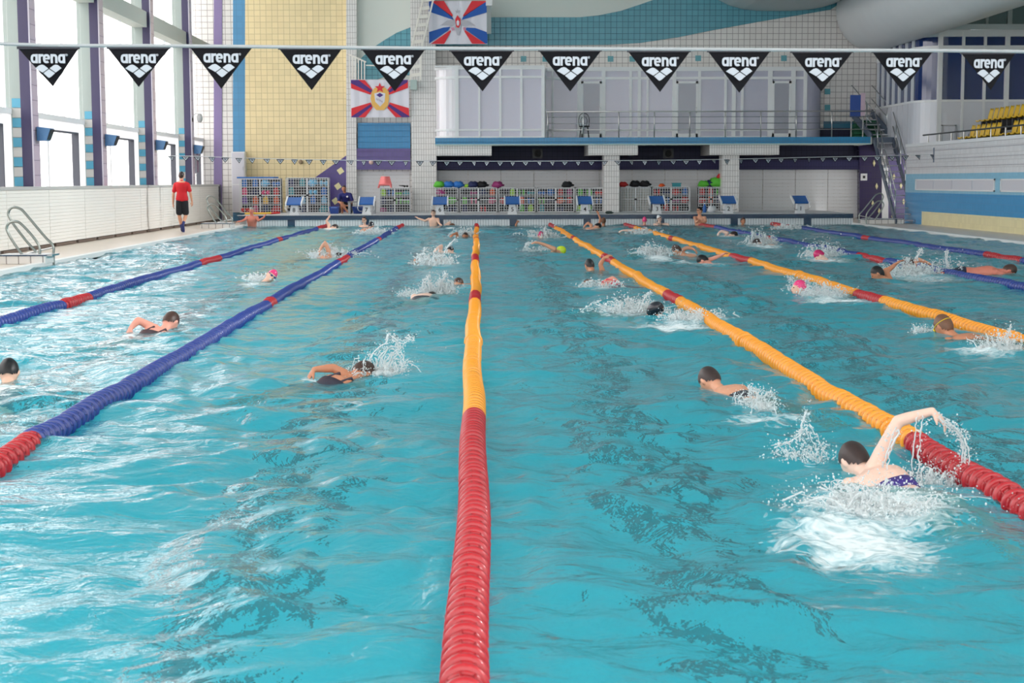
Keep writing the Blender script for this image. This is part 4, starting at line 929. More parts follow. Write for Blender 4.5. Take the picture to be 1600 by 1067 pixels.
# ================================================================== STAND: railing, tiers, yellow seats
t = thing('railing', 'low steel rail along the top of the stand wall at right', 'railing', (XWR+.1, 51.6, 2.7))
za = .26; MB().tube([(0, 0, za), (0, -40, za)], .025, 8).build('rail', mat('rail_dark', (70, 74, 80), .4, metal=.5), t)
y = -.6
while y > -22: MB().tube([(0, y, 0), (0, y, za)], .018, 6).build('post', m_steel, t); y -= 1.25
for n, (xa, z1, lab) in enumerate(((15.2, 2.42, 'lower concrete tier of the spectator stand'), (16.15, 3.0, 'upper concrete tier of the spectator stand'), (17.1, 3.58, 'top concrete tier of the spectator stand'))):
    MB().box(xa, 18.9, 20, 51.2+.3*n, 2.38, z1).build('tier', mat('tier_grey', (132, 134, 138), .6), None, label=lab, cat='stand tier', group='concrete tiers of the stand')
m_yel = mat('seat_yellow', (246, 200, 16), .3, coat=.3)
def seat_mesh():
    q = MB(); vs = []; fs = []
    prof = [(-.21, .40, .19), (-.2, .43, .2), (0, .41, .21), (.15, .40, .21), (.2, .44, .2), (.235, .6, .2), (.27, .75, .185), (.285, .82, .15)]
    for (d, z, hw) in prof:
        for k in range(7): u = -1+2*k/6; vs.append((d + (.0 if z < .42 else .02*u*u*-1), u*hw, z + .02*u*u))
    m_ = len(prof)
    for j in range(m_-1):
        for k in range(6): fs.append((j*7+k, j*7+k+1, (j+1)*7+k+1, (j+1)*7+k))
    nb = len(vs); vs += [(a+.012, b_, c-.02) for a, b_, c in vs]; fs += [tuple(i+nb for i in f[::-1]) for f in fs]
    edge = [0*7+k for k in range(7)] + [j*7+6 for j in range(1, m_)] + [(m_-1)*7+k for k in range(5, -1, -1)] + [j*7 for j in range(m_-2, 0, -1)]
    fs += [(edge[i], edge[i-1], edge[i-1]+nb, edge[i]+nb) for i in range(len(edge))]
    q.add(vs, fs); return q.mesh('shell', m_yel, True)
sm = seat_mesh(); bmesh_ = MB().box(-.08, .1, -.05, .05, .0, .39).mesh('bracket', mat('seat_bracket', (60, 62, 68), .5))
sx_ = {0: (15.8, 2.425), 1: (16.7, 3.005)}
rowspec = [(0, 50.6, 6, 'front row, first block'), (0, 46.6, 5, 'front row, second block'), (1, 51.6, 10, 'second row')]
ordn = ['first', 'second', 'third', 'fourth', 'fifth', 'sixth', 'seventh', 'eighth', 'ninth', 'tenth']
for r_, y_, n, lab in rowspec:
    for k in range(n):
        X_, Z_ = sx_[r_]; t = thing('stadium_seat', 'yellow plastic seat, %s from the far end of the %s' % (ordn[k], lab.replace(',', ' of the')) if False else 'yellow plastic stand seat, %s, %s from the far end' % (lab, ordn[k]), 'seat', (X_, y_-k*.5, Z_), 'yellow seats in the stand')
        obj('shell', sm, t); obj('bracket', bmesh_, t)
# ================================================================== FLAGS AND STAIRS ON THE BACK WALL
YFl = 57.85
m_fw = mat('flag_white', (228, 226, 236), .7); m_fr_ = mat('flag_red', (226, 52, 62), .7); m_fb = mat('flag_blue', (36, 92, 178), .7); m_fp = mat('flag_purple', (84, 52, 128), .7); m_gold = mat('flag_gold', (238, 186, 98), .6); m_fg = mat('flag_grey', (190, 188, 198), .7)
def flag(lab, x0, y0, x1, y1):
    a, c = PY(x0, y0, YFl), PY(x1, y1, YFl); t = thing('flag', lab, 'flag', ((a.x+c.x)/2, YFl, c.z), 'flags hung on the back wall'); w = (c.x-a.x)/2; h = a.z-c.z
    q = MB(); n = 24; vs = []; fs = []
    wob = lambda u, v: .012*math.sin(u*17+v*2)+.008*math.sin(u*31)
    for j in range(7):
        for k in range(n+1):
            u = -1+2*k/n; v = j/6; vs.append((u*w, wob(u, v), v*h))
    for j in range(6):
        for k in range(n): p = j*(n+1)+k; fs.append((p, p+1, p+n+2, p+n+1))
    nb = len(vs); vs += [(x, y+.006, z) for x, y, z in vs]; fs += [tuple(i+nb for i in f[::-1]) for f in fs]
    q.add(vs, fs).build('cloth', m_fw, t, smooth=True)
    def patch(nm, poly, m, d, lab_=None):
        P_ = [((u-x0)/(x1-x0)*2-1, 1-(v-y0)/(y1-y0)) for u, v in poly]
        o = MB().prism([(u*w, v*h) for u, v in P_], lambda u, v, q_: (u, q_, v), -.022-d, -.026-d).build(nm, m, t)
        if lab_: o['label'] = lab_
    return t, patch
t, pt = flag('upper flag with red and blue rays and a silver eagle emblem', 669.5, 1.5, 761.5, 69)
S = lambda L_: [(600+x/8, y/8) for x, y in L_]
for nm, m, P_ in (('red_ray', m_fr_, [(590, 12), (750, 12), (860, 190), (850, 215)]), ('blue_ray', m_fb, [(560, 12), (590, 12), (850, 205), (870, 250), (560, 145)]),
                  ('red_ray', m_fr_, [(1100, 12), (1250, 12), (1290, 14), (990, 215), (990, 190)]), ('blue_ray', m_fb, [(1290, 14), (1292, 155), (970, 250), (990, 205)]),
                  ('blue_ray', m_fb, [(560, 400), (740, 345), (830, 335), (800, 380), (560, 545)]), ('red_ray', m_fr_, [(580, 548), (830, 375), (835, 395), (750, 548)]),
                  ('blue_ray', m_fb, [(1292, 405), (1292, 545), (1270, 548), (1020, 370), (1030, 345), (1140, 350)]), ('red_ray', m_fr_, [(1010, 375), (1270, 548), (1100, 548), (1005, 395)])):
    pt(nm, S(P_), m, 0)
pt('eagle_wing', S([(700, 320), (790, 255), (870, 245), (900, 300), (850, 330), (770, 315)]), m_fg, .005); pt('eagle_wing', S([(1150, 325), (1050, 260), (970, 250), (940, 300), (990, 330), (1070, 315)]), m_fg, .005)
pt('eagle_body', S([(895, 250), (950, 250), (960, 340), (935, 440), (910, 440), (885, 340)]), m_fg, .006); pt('shield', S([(890, 240), (918, 190), (955, 240), (958, 300), (935, 350), (900, 340)]), m_fr_, .01)
pt('shield_centre', S([(905, 270), (922, 250), (940, 270), (938, 310), (922, 325), (908, 310)]), m_fw, .014)
st5 = lambda cx, cy, r: [(cx + (r if k % 2 == 0 else r*.42)*math.sin(k*PI/5), cy - (r if k % 2 == 0 else r*.42)*math.cos(k*PI/5)) for k in range(10)]
pt('star', S(st5(918, 145, 34)), m_fg, .008); pt('claw_emblem', S([(835, 345), (870, 340), (880, 375), (850, 385)]), mat('flag_pink', (214, 150, 176), .7), .008); pt('claw_emblem', S([(985, 345), (1020, 340), (1025, 375), (995, 385)]), mat('flag_pink', (214, 150, 176), .7), .008)
t, pt = flag('lower flag with red and purple rays, red star and golden wreath', 547.5, 124.5, 639.5, 183.5)
S = lambda L_: [(530+x/10, 100+y/10) for x, y in L_]
for nm, m, P_, d in (('red_ray', m_fr_, [(182, 300), (182, 250), (400, 250), (520, 400), (490, 480), (185, 380)], 0), ('purple_ray', m_fp, [(182, 300), (182, 250), (300, 250), (520, 415), (490, 450)], .004),
                  ('red_ray', m_fr_, [(1080, 250), (1080, 375), (780, 480), (745, 415), (880, 250)], 0), ('purple_ray', m_fp, [(960, 250), (1080, 250), (1070, 290), (790, 450), (770, 420)], .004),
                  ('red_ray', m_fr_, [(185, 690), (490, 600), (520, 680), (400, 832), (182, 832)], 0), ('purple_ray', m_fp, [(182, 820), (490, 625), (505, 660), (290, 832), (182, 832)], .004),
                  ('red_ray', m_fr_, [(1090, 690), (790, 600), (750, 685), (880, 832), (1095, 832)], 0), ('purple_ray', m_fp, [(1095, 815), (785, 625), (765, 660), (980, 832), (1095, 832)], .004)):
    pt(nm, S(P_), m, d)
pt('wreath', S([(510+0, 430), (560, 370), (720, 370), (775, 430), (780, 540), (760, 650), (700, 720), (580, 720), (515, 650), (490, 540)]), m_gold, .008)
pt('shield', S([(550, 460), (635, 440), (722, 460), (710, 590), (638, 665), (562, 590)]), m_fw, .012)
pt('shield_diamond', S([(580, 485), (635, 450), (692, 485), (635, 522)]), m_fp, .016); pt('star', S(st5(637, 375, 84)), m_fr_, .018)
lt = text_mesh('ЦСКА', .085, mat('letter_purple', (110, 90, 130), .6), .005, 1.1, .001); o = obj('lettering', lt, t)
pp = PY(593, 157, YFl); o.location = (pp.x - t.location.x, -.045, pp.z - t.location.z); o.rotation_euler = (0, .5, 0)
# white ship stairs with baluster rail beside the flags
m_iv = mat('ivory_steel', (236, 232, 224), .45)
p0 = PY(652, 124, 57.6); t = thing('staircase', 'white steel ship ladder running up past the flags on the back wall', 'stairs', p0)
for (xa, xb) in ((641, 660), (657, 676)):
    MB().bar(local(t, PY(xa, 125, 57.6)), local(t, PY(xa+1, 78, 57.6)), .05, .08).build('stringer', m_iv, t); MB().bar(local(t, PY(xa+1, 78, 57.6)), local(t, PY(xb+8, -30, 57.6)), .06, .1).build('stringer', m_iv, t)
for k in range(11):
    y = 118-k*13; xo = 0 if y > 78 else (78-y)*.22
    a = local(t, PY(642+xo, y, 57.6)); c = local(t, PY(657+xo, y-2, 57.6)); MB().bar(a, c, .05, .12).build('tread', m_iv, t)
p0 = PY(560, 124, 57.9); t = thing('railing', 'white baluster railing above the left end of the lower flag', 'railing', p0)
for k in range(6):
    x = 546+4.7*k; MB().bar(local(t, PY(x, 125, 57.9)), local(t, PY(x, 86+2.1*k, 57.9)), .04, .03).build('baluster', m_iv, t)
MB().bar(local(t, PY(544, 84.5, 57.9)), local(t, PY(572, 97, 57.9)), .05, .05).build('handrail', m_iv, t)
MB().bar(local(t, PY(572, 102, 57.9)), local(t, PY(643, 104, 57.9)), .04, .04).build('handrail', m_iv, t)
struct('floor_stair_landing', MB().box(PY(640, 0, 57.5).x, PY(650, 0, 57.5).x, 57.4, 58.0, PY(645, 140, 57.5).z, PY(645, 125, 57.5).z), mat('landing_green', (176, 194, 190), .5), label='small pale landing beside the lower flag')
t = thing('loudspeaker', 'white box fixed beside the upper flag', 'box', PY(765, 70, 57.8)); MB().box(-.13, .1, -.1, .1, 1.4, 1.62).build('housing', m_white, t); MB().box(-.1, .06, -.05, .15, .4, 1.4).build('bracket', mat('bracket_grey', (150, 158, 158), .5), t)
# ================================================================== LEFT SIDE FITTINGS
for k, (y, z) in enumerate(((35.3, 2.42), (41.7, 2.45), (48.2, 2.47), (54.6, 2.47))):
    t = thing('loudspeaker', ['blue loudspeaker on the nearest purple pier', 'blue loudspeaker on the second purple pier', 'blue loudspeaker on the third purple pier', 'blue loudspeaker on the farthest purple pier'][k], 'loudspeaker', (XP+.02, y-.05, z), 'blue wall loudspeakers')
    fn = lambda u, v, d: (d, u, v)
    # tapered box: back narrow, front wide, tilted down
    b0 = [(.02, -.13, .0), (.02, .13, .0), (.02, .13, .31), (.02, -.13, .31)]; b1 = [(.25, -.2, .0), (.25, .12, .0), (.34, .12, .27), (.34, -.2, .27)]
    MB().add(b0+b1, [(3, 2, 1, 0), (4, 5, 6, 7), (0, 1, 5, 4), (1, 2, 6, 5), (2, 3, 7, 6), (3, 0, 4, 7)]).build('cabinet', mat('speaker_blue', (78, 122, 166), .4), t)
    e = .02; MB().add([(.252+.0, -.18, .02), (.252, .1, .02), (.343, .1, .25), (.343, -.18, .25), (.27, -.18, .02), (.27, .1, .02), (.36, .1, .25), (.36, -.18, .25)], [(4, 5, 6, 7), (0, 1, 5, 4), (1, 2, 6, 5), (2, 3, 7, 6), (3, 0, 4, 7)]).build('grille', m_black, t)
p = PY(306, 180, 54.4); t = thing('camera_dome', 'grey round camera on a bent arm on the farthest pier', 'camera', (XP+.02, 54.4, p.z))
MB().tube(crom([(0, 0, -.15), (.05, 0, 0), (.15, 0, .06), (.24, 0, .02)], 4), .015, 6).build('arm', m_steel, t); MB().ell((.25, 0, -.1), .1, .1, .16, nu=14, nv=10).build('dome', mat('dome_grey', (178, 180, 180), .3), t, smooth=True)
MB().box(-.02, .02, -.04, .04, -.22, -.1).build('wall_plate', m_black, t)
# white cupboard in the left corner
a, c = PY(361, 237, 58.5), PY(384, 335, 58.5); t = thing('cupboard', 'tall white cupboard in the corner left of the yellow panel', 'cupboard', ((a.x+c.x)/2, 58.7, .372)); w = (c.x-a.x)/2; h = a.z-.372
MB().box(-w, w, -.2, .25, 0, h).build('body', m_white, t)
for z0, z1 in ((.03, h*.45), (h*.47, h-.04)):
    d = MB().box(-w+.03, w-.03, -.22, -.2, z0, z1).build('door', mat('cupboard_door', (214, 212, 220), .4), t); MB().box(w-.08, w-.06, -.24, -.22, (z0+z1)/2-.06, (z0+z1)/2+.06).build('handle', m_steel, d)
t = thing('sign_board', 'small pale wall sign with a pinkish strip by the farthest window', 'sign', PY(306, 271, 54.8)); MB().box(-.12, .04, 0, .02, 0, .95).build('panel', mat('sign_pale', (206, 206, 214), .5), t); MB().box(.04, .1, 0, .02, .05, .95).build('strip', mat('sign_mauve', (160, 130, 150), .5), t)
for x, y, lab in ((470, 253, 'small brown wall lamp on the yellow panel'), (580, 253.5, 'small pale wall lamp on the purple panel')):
    Yq = YB-.05 if x < 500 else YB-.31; p = PY(x, y, Yq); t = thing('wall_lamp', lab, 'lamp', p); c_ = (150, 128, 100) if x < 500 else (226, 190, 180)
    MB().lathe([(.07, 0), (.07, .03)], 14, lambda a, b_, h: (a, -h, b_)).build('base', m_white, t); MB().ell((0, -.06, 0), .085, .06, .085, nu=12, nv=8).build('bulb', mat('lamp_%d' % x, c_, .3), t, smooth=True)
# ================================================================== PEOPLE
def skin(c): return mat('skin_%d_%d' % (c[0], c[2]), c, .42, noise=.07, nscale=14, spec=.4)
SK = {'light': (236, 188, 164), 'pale': (238, 200, 182), 'pink': (232, 160, 140), 'tan': (196, 132, 100), 'warm': (220, 160, 130), 'red': (214, 128, 108)}
HAIR = {'brown': (70, 46, 38), 'dark': (50, 34, 32), 'black': (18, 18, 22), 'blackcap': (26, 28, 40), 'pinkcap': (238, 66, 130), 'magenta': (196, 30, 100), 'lime': (196, 220, 40), 'white': (228, 230, 234), 'greycap': (150, 152, 150), 'fair': (112, 74, 52)}
def basis(x, y, z):     # columns
    return Matrix((x, y, z)).transposed()
def capsule(q, a, b, r0, r1, bulge=0, n=12):
    a = Vector(a); b = Vector(b); t = (b-a); L_ = t.length
    if L_ < 1e-4: return
    t = t/L_; pts = [a-t*r0*.85, a-t*r0*.5, a, a+t*L_*.3, a+t*L_*.65, b, b+t*r1*.5, b+t*r1*.85]
    q.tube(pts, [r0*.4, r0*.85, r0, r0+(r1-r0)*.3+bulge, r0+(r1-r0)*.65+bulge*.5, r1, r1*.85, r1*.4], n)
TR = [(-.10, .07, .06), (-.05, .145, .095), (.0, .168, .108), (.07, .162, .106), (.15, .142, .095), (.22, .132, .088), (.31, .148, .098), (.40, .168, .108), (.47, .172, .102), (.52, .14, .08), (.555, .085, .062), (.58, .05, .05)]
class Torso:
    def __init__(s, P, N, Lp, Ln, bend=Vector((0, 0, 0)), k=1.0, girth=1.0):
        s.P, s.N, s.Lp, s.Ln, s.b, s.k, s.g = P, N, Lp.normalized(), Ln.normalized(), bend, k, girth
    def frame(s, t):
        u = t/.56; c = s.P.lerp(s.N, u) + s.b*(4*u*(1-u))
        up = ((s.N-s.P)/1 + s.b*4*(1-2*u)).normalized(); L = s.Lp.lerp(s.Ln, min(1, max(0, u))); L = (L-up*L.dot(up)).normalized()
        return c, up, L, L.cross(up)
    def loft(s, q, t0=-1, t1=1, grow=0.0, n=20):
        vs = []; fs = []; R_ = [r for r in TR if t0 <= r[0] <= t1]
        for t, w, d in R_:
            c, up, L, F = s.frame(t)
            for k in range(n):
                a = 2*PI*k/n; ca, sa = math.cos(a), math.sin(a); p = .8
                vs.append(c + L*(math.copysign(abs(ca)**p, ca)*(w*s.g*s.k+grow)) + F*(math.copysign(abs(sa)**p, sa)*(d*s.g*s.k+grow)))
        m = len(R_)
        fs = [(i*n+k, i*n+(k+1) % n, (i+1)*n+(k+1) % n, (i+1)*n+k) for i in range(m-1) for k in range(n)]
        fs += [tuple(range(n))[::-1], tuple((m-1)*n+k for k in range(n))]
        q.add(vs, fs)
def hand(q, W_, D, Nn, k, left, curl=.35, fat=1.0, spread=.0):
    D = D.normalized(); Nn = (Nn - D*Nn.dot(D)); Nn = Nn.normalized() if Nn.length > 1e-3 else D.orthogonal().normalized()
    T = D.cross(Nn)*(1 if left else -1)           # towards the thumb
    M_ = basis(T, D, Nn)
    q.ell(W_+D*.045*k, .04*k, .055*k, .018*k*fat, M_, 12, 8)
    for i, ln in enumerate((.072, .08, .074, .058)):
        b = W_ + D*.078*k + T*(.03-.0205*i)*k; dr = (D + T*(.12-.08*i)*(1+spread)).normalized(); r = .0085*k*fat
        d1 = (dr*math.cos(curl*.6)+Nn*math.sin(curl*.6)); d2 = (dr*math.cos(curl*1.7)+Nn*math.sin(curl*1.7)); d3 = (dr*math.cos(curl*2.5)+Nn*math.sin(curl*2.5))
        p1 = b + d1*ln*.42*k; p2 = p1 + d2*ln*.32*k; p3 = p2 + d3*ln*.26*k
        q.tube([b-D*.02*k, b, p1, p2, p3, p3+d3*r*.6], [r*1.05, r*1.1, r*1.05, r, r*.85, r*.4], 8)
    b = W_ + D*.02*k + T*.022*k; d1 = (D*.62+T*.72+Nn*.25).normalized(); d2 = (D*.85+T*.4+Nn*.35).normalized(); r = .011*k*fat
    p1 = b+d1*.038*k; p2 = p1+d2*.032*k; q.tube([b, p1, p2, p2+d2*r*.6], [r*1.3, r*1.1, r*.9, r*.4], 8)
def remesh(q, name, m, vox, parent, O, smooth_it=3):
    q.v = [tuple(Vector(v)-O) for v in q.v]
    me = q.mesh(name, m, True); o = bpy.data.objects.new('tmp', me); COL.objects.link(o)
    r = o.modifiers.new('r', 'REMESH'); r.mode = 'VOXEL'; r.voxel_size = vox; r.use_smooth_shade = True
    sm_ = o.modifiers.new('s', 'SMOOTH'); sm_.factor = .5; sm_.iterations = smooth_it
    dg = bpy.context.evaluated_depsgraph_get(); dg.update()
    m2 = bpy.data.meshes.new_from_object(o.evaluated_get(dg)); bpy.data.objects.remove(o); m2.name = name
    m2.materials.clear(); m2.materials.append(m); m2.polygons.foreach_set('use_smooth', [True]*len(m2.polygons))
    return obj(name, m2, parent)
def person(label, J, k, sk, vox, hair='dark', cap=False, goggles=None, suit=None, legs=True, curlL=.35, curlR=.35, girth=1.0, clothes=None, bend=Vector((0, 0, 0)), group=None, hair_k=1.07, band=None, headk=1.0, eyes=True):
    """J: joints in world space. P N Lp Ln H Hu Hf SL SR EL ER WL WR DL DR NL NR HL HR KL KR AL AR TL TR"""
    t = thing('person', label, 'person', J['P'], group); O = J['P']; ms = skin(SK[sk]); fat = 1.0 if vox < .01 else (1.25 if vox < .014 else 1.6)
    T = Torso(J['P'], J['N'], J['Lp'], J['Ln'], bend, k, girth); q = MB(); T.loft(q)
    H, Hu, Hf = J['H'], J['Hu'].normalized(), J['Hf']; Hf = (Hf-Hu*Hf.dot(Hu)).normalized(); Hs = Hf.cross(Hu); Mh = basis(Hs, Hf, Hu); kh = k**.5*headk
    capsule(q, J['N']-(J['H']-J['N']).normalized()*.02, H-Hu*.05*kh, .056*k*girth, .052*k)
    q.ell(H, .074*kh, .094*kh, .112*kh, Mh, 16, 12); q.ell(H-Hu*.055*kh+Hf*.022*kh, .052*kh, .068*kh, .062*kh, Mh, 12, 8)
    q.ell(H-Hu*.012*kh+Hf*.098*kh, .013*kh, .02*kh, .024*kh, Mh, 8, 6); q.ell(H+Hu*.03*kh+Hf*.082*kh, .045*kh, .014*kh, .012*kh, Mh, 8, 6)
    q.ell(H-Hu*.052*kh+Hf*.088*kh, .022*kh, .012*kh, .01*kh, Mh, 8, 6)
    for s in (-1, 1): q.ell(H+Hs*s*.075*kh-Hf*.005*kh-Hu*.01*kh, .013*kh*fat, .02*kh, .032*kh, Mh, 8, 6)
    for S_, s in (('L', 1), ('R', -1)):
        sh, el, wr = J['S'+S_], J['E'+S_], J['W'+S_]
        capsule(q, J['N']-(J['N']-J['P']).normalized()*.035*k, sh, .05*k, .048*k); q.ell(sh, .056*k, .056*k, .056*k, None, 10, 8)
        capsule(q, sh, el, .05*k*girth, .037*k, .004*k); capsule(q, el, wr, .038*k, .025*k*fat**.3, .004*k)
        hand(q, wr, J['D'+S_], J['N'+S_], k, S_ == 'L', curlL if S_ == 'L' else curlR, fat)
        hp, kn, an = J['H'+S_], J['K'+S_], J['A'+S_]
        if legs:
            capsule(q, hp, kn, .084*k*girth, .053*k, .004*k); capsule(q, kn, an, .053*k, .034*k, .008*k)
            fd = (J['T'+S_]-an).normalized(); q.tube([an-fd*.04*k, an+fd*.02*k, an+fd*.11*k, an+fd*.19*k, an+fd*.22*k], [.028*k, .038*k, .04*k, .028*k, .012*k], 10)
    remesh(q, 'body', ms, vox, t, O)
    # hair or cap
    hm = mat('hair_'+hair, HAIR[hair], .25 if cap else .45, coat=.2 if cap else 0, noise=0 if cap else .25, nscale=60)
    q = MB(); kk = hair_k if not cap else 1.06
    gl = ((-.2, -.1), (-.04, -.09), (-.012, -.045), (.02, -.012), (.045, .012), (.07, .04), (.2, .05)) if not cap else ((-.2, -.07), (-.04, -.062), (0, -.034), (.04, .004), (.08, .034), (.2, .04))
    def kp(p):
        y = p.y/kh
        for (ya, za), (yb_, zb) in zip(gl, gl[1:]):
            if ya <= y <= yb_: return p.z/kh > za+(zb-za)*(y-ya)/(yb_-ya)
        return False
    q.ell(H-O+Hu*.004*kh-Hf*.004*kh, .074*kh*kk, .094*kh*kk, .112*kh*kk, Mh, 24, 20, keep=kp, jit=0 if cap else .035)
    q.build('swim_cap' if cap else 'hair', hm, t, smooth=True)
    if eyes:
        q = MB()
        for s in (-1, 1): q.ell(H-O+Hs*s*.03*kh+Hf*.083*kh+Hu*.008*kh, .012*kh, .009*kh, .008*kh, Mh, 8, 6)
        q.build('eyes', mat('eye_dark', (40, 30, 30), .2), t, smooth=True)
        MB().ell(H-O+Hf*.097*kh-Hu*.052*kh, .022*kh, .006*kh, .006*kh, Mh, 8, 6).build('mouth', mat('lip', (176, 92, 88), .5), t, smooth=True)
    if goggles:
        gm = mat('goggle_'+goggles, {'dark': (26, 28, 40), 'blue': (60, 70, 120), 'yellow': (226, 196, 40)}[goggles], .2, coat=.3); q = MB()
        for s in (-1, 1): q.ell(H-O+Hs*s*.031*kh+Hf*.088*kh+Hu*.01*kh, .024*kh, .014*kh, .017*kh, Mh, 10, 6)
        ring = [H-O+Hs*math.cos(a)*.081*kh+Hf*math.sin(a)*.1*kh+Hu*(.014+.02*(1-math.sin(a))*.5)*kh for a in [2*PI*j/24 for j in range(24)]]
        q.tube(ring, .0045, 5, closed=True); q.build('goggles', gm, t, smooth=True)
    if suit:
        kind, c = suit; q = MB(); sm_ = mat('suit_%d_%d_%d' % c, c, .5)
        if kind == 'trunks': T.loft(q, -.11, .08, .007)
        elif kind == 'one': T.loft(q, -.11, .41, .007)
        elif kind == 'band': T.loft(q, .30, .41, .009)
        elif kind == 'strap': T.loft(q, .21, .32, .01)
        elif kind == 'bikini': T.loft(q, .30, .41, .008); T.loft(q, -.11, .01, .008)
        if kind in ('one',):
            for s in (-1, 1):
                c0, up, L, F = T.frame(.41); c1, u1, L1, F1 = T.frame(.53)
                for ff in (-1, 1): q.tube([c0+L*s*.07*k+F*ff*.1*k, c1+L1*s*.07*k+F1*ff*.085*k, c1+L1*s*.075*k+u1*.03*k], .012*k, 6)
        if kind == 'trunks' and legs:
            for S_ in 'LR': capsule(q, J['H'+S_], J['H'+S_].lerp(J['K'+S_], .45), .09*k*girth, .08*k)
        q.v = [tuple(Vector(v)-O) for v in q.v]; q.build('swimsuit', sm_, t, smooth=True)
    if clothes: clothes(t, T, J, O, k, vox)
    return t
def V(*a): return Vector(a)
def swimmer(label, hpx, yaw, k=.9, sk='light', hair='dark', cap=False, armL='fwd', armR='fwd', roll=0, pitch=-17, face='down', goggles=None, suit=('trunks', (30, 34, 60)), hz=.045, bodyz=-.06, vox=None, tilt=15, spx=None, legs=True):
    hc = PZ(hpx[0], hpx[1], hz); Y = hc.y; ya = math.radians(yaw)
    if vox is None: vox = .0072 if Y < 14 else (.0115 if Y < 30 else .0155)
    Rz = Matrix.Rotation(ya, 3, 'Z'); Rr = Matrix.Rotation(math.radians(roll), 3, 'X'); Rp = Matrix.Rotation(math.radians(-pitch), 3, 'Y'); M_ = Rz @ Rp.inverted() @ Rr if False else Rz @ Rp.inverted() @ Rr
    # local: x forward, y left, z up; pitch<0 lets the legs sink
    M_ = Rz @ Matrix.Rotation(math.radians(pitch), 3, 'Y') @ Matrix.Rotation(math.radians(-roll), 3, 'X')
    wl = water_level(hc.x, hc.y)*.6; hc = hc + V(0, 0, wl)
    N_ = hc + Rz @ V(-.185*k, 0, 0); N_.z = bodyz + wl
    X = lambda *a: N_ + M_ @ (V(*a)*k)
    J = {'N': N_, 'P': X(-.56, 0, .0), 'H': hc}
    J['Lp'] = M_ @ V(0, 1, 0); J['Ln'] = M_ @ V(0, 1, 0)
    tl = math.radians(tilt); J['Hu'] = Rz @ V(math.cos(tl), 0, math.sin(tl))
    f = {'down': V(.1, 0, -1), 'left': V(.15, 1, -.1), 'right': V(.15, -1, -.1), 'fwd': V(1, 0, .1), 'dl': V(0, .7, -.7), 'dr': V(0, -.7, -.7)}[face]
    if face == 'fwd': J['Hu'] = Rz @ V(-.1, 0, 1)
    J['Hf'] = Rz @ f
    for S_, s, arm in (('L', 1, armL), ('R', -1, armR)):
        J['S'+S_] = X(-.035, s*.165, .0); J['H'+S_] = X(-.6, s*.085, -.0); J['K'+S_] = X(-1.02, s*.09, -.06-.03*s); J['A'+S_] = X(-1.42, s*.08, -.08+.05*s); J['T'+S_] = X(-1.6, s*.07, -.1+.05*s)
        if arm == 'fwd': e, w, d, n_ = X(.2, s*.19, -.13), X(.4, s*.17, -.27), M_ @ V(1, 0, -.25), M_ @ V(0, 0, -1)
        elif arm == 'under': e, w, d, n_ = X(-.05, s*.26, -.26), X(.02, s*.2, -.5), M_ @ V(.1, 0, -1), M_ @ V(-1, 0, 0)
        elif arm == 'back': e, w, d, n_ = X(-.3, s*.25, -.05), X(-.5, s*.27, -.06), M_ @ V(-1, 0, -.1), M_ @ V(0, -s, -.5)
        elif arm == 'rec': e, w, d, n_ = X(-.12, s*.36, .2), X(.1, s*.42, .06), M_ @ V(.8, 0, -.4), M_ @ V(.3, 0, -1)
        else:
            ysh = J['S'+S_].y; pts = [PY(x, y, ysh+dy) for x, y, dy in arm]
            if len(pts) == 4: J['S'+S_] = pts.pop(0)
            e, w, tip = pts; d = tip-w; n_ = M_ @ V(0, -s*.3, -1)
        J['E'+S_], J['W'+S_], J['D'+S_], J['N'+S_] = e, w, d, n_
    return person(label, J, k, sk, vox, hair, cap, goggles, suit, legs=legs, group='swimmers in the pool')
# ------------------------------------------------------------------ splashes
m_spray = bpy.data.materials.new('spray'); m_spray.use_nodes = True
nt = m_spray.node_tree; nt.nodes.clear(); _o = nt.nodes.new('ShaderNodeOutputMaterial'); _d = nt.nodes.new('ShaderNodeBsdfDiffuse'); _t = nt.nodes.new('ShaderNodeBsdfTranslucent'); _g = nt.nodes.new('ShaderNodeBsdfGlossy'); _r = nt.nodes.new('ShaderNodeBsdfTransparent')
for n_ in (_d, _t): n_.inputs[0].default_value = (.93, .97, .98, 1)
_g.inputs['Roughness'].default_value = .1; _m1 = nt.nodes.new('ShaderNodeMixShader'); _m2 = nt.nodes.new('ShaderNodeMixShader'); _m3 = nt.nodes.new('ShaderNodeMixShader'); _m1.inputs[0].default_value = .5; _m2.inputs[0].default_value = .12; _m3.inputs[0].default_value = .12
for a_, b_, c_ in ((_d, _m1, 1), (_t, _m1, 2), (_m1, _m2, 1), (_g, _m2, 2), (_m2, _m3, 1), (_r, _m3, 2)): nt.links.new(a_.outputs[0], b_.inputs[c_])
nt.links.new(_m3.outputs[0], _o.inputs[0])
ICO_V = [(0, 0, 1), (.89, 0, .45), (.28, .85, .45), (-.72, .53, .45), (-.72, -.53, .45), (.28, -.85, .45), (.72, .53, -.45), (-.28, .85, -.45), (-.89, 0, -.45), (-.28, -.85, -.45), (.72, -.53, -.45), (0, 0, -1)]
ICO_F = [(0, 1, 2), (0, 2, 3), (0, 3, 4), (0, 4, 5), (0, 5, 1), (1, 6, 2), (2, 7, 3), (3, 8, 4), (4, 9, 5), (5, 10, 1), (2, 6, 7), (3, 7, 8), (4, 8, 9), (5, 9, 10), (1, 10, 6), (7, 6, 11), (8, 7, 11), (9, 8, 11), (10, 9, 11), (6, 10, 11)]
def drop(q, p, r, st=(1, 1, 1)): q.add([(p[0]+a*r*st[0], p[1]+b*r*st[1], p[2]+c*r*st[2]) for a, b, c in ICO_V], ICO_F)
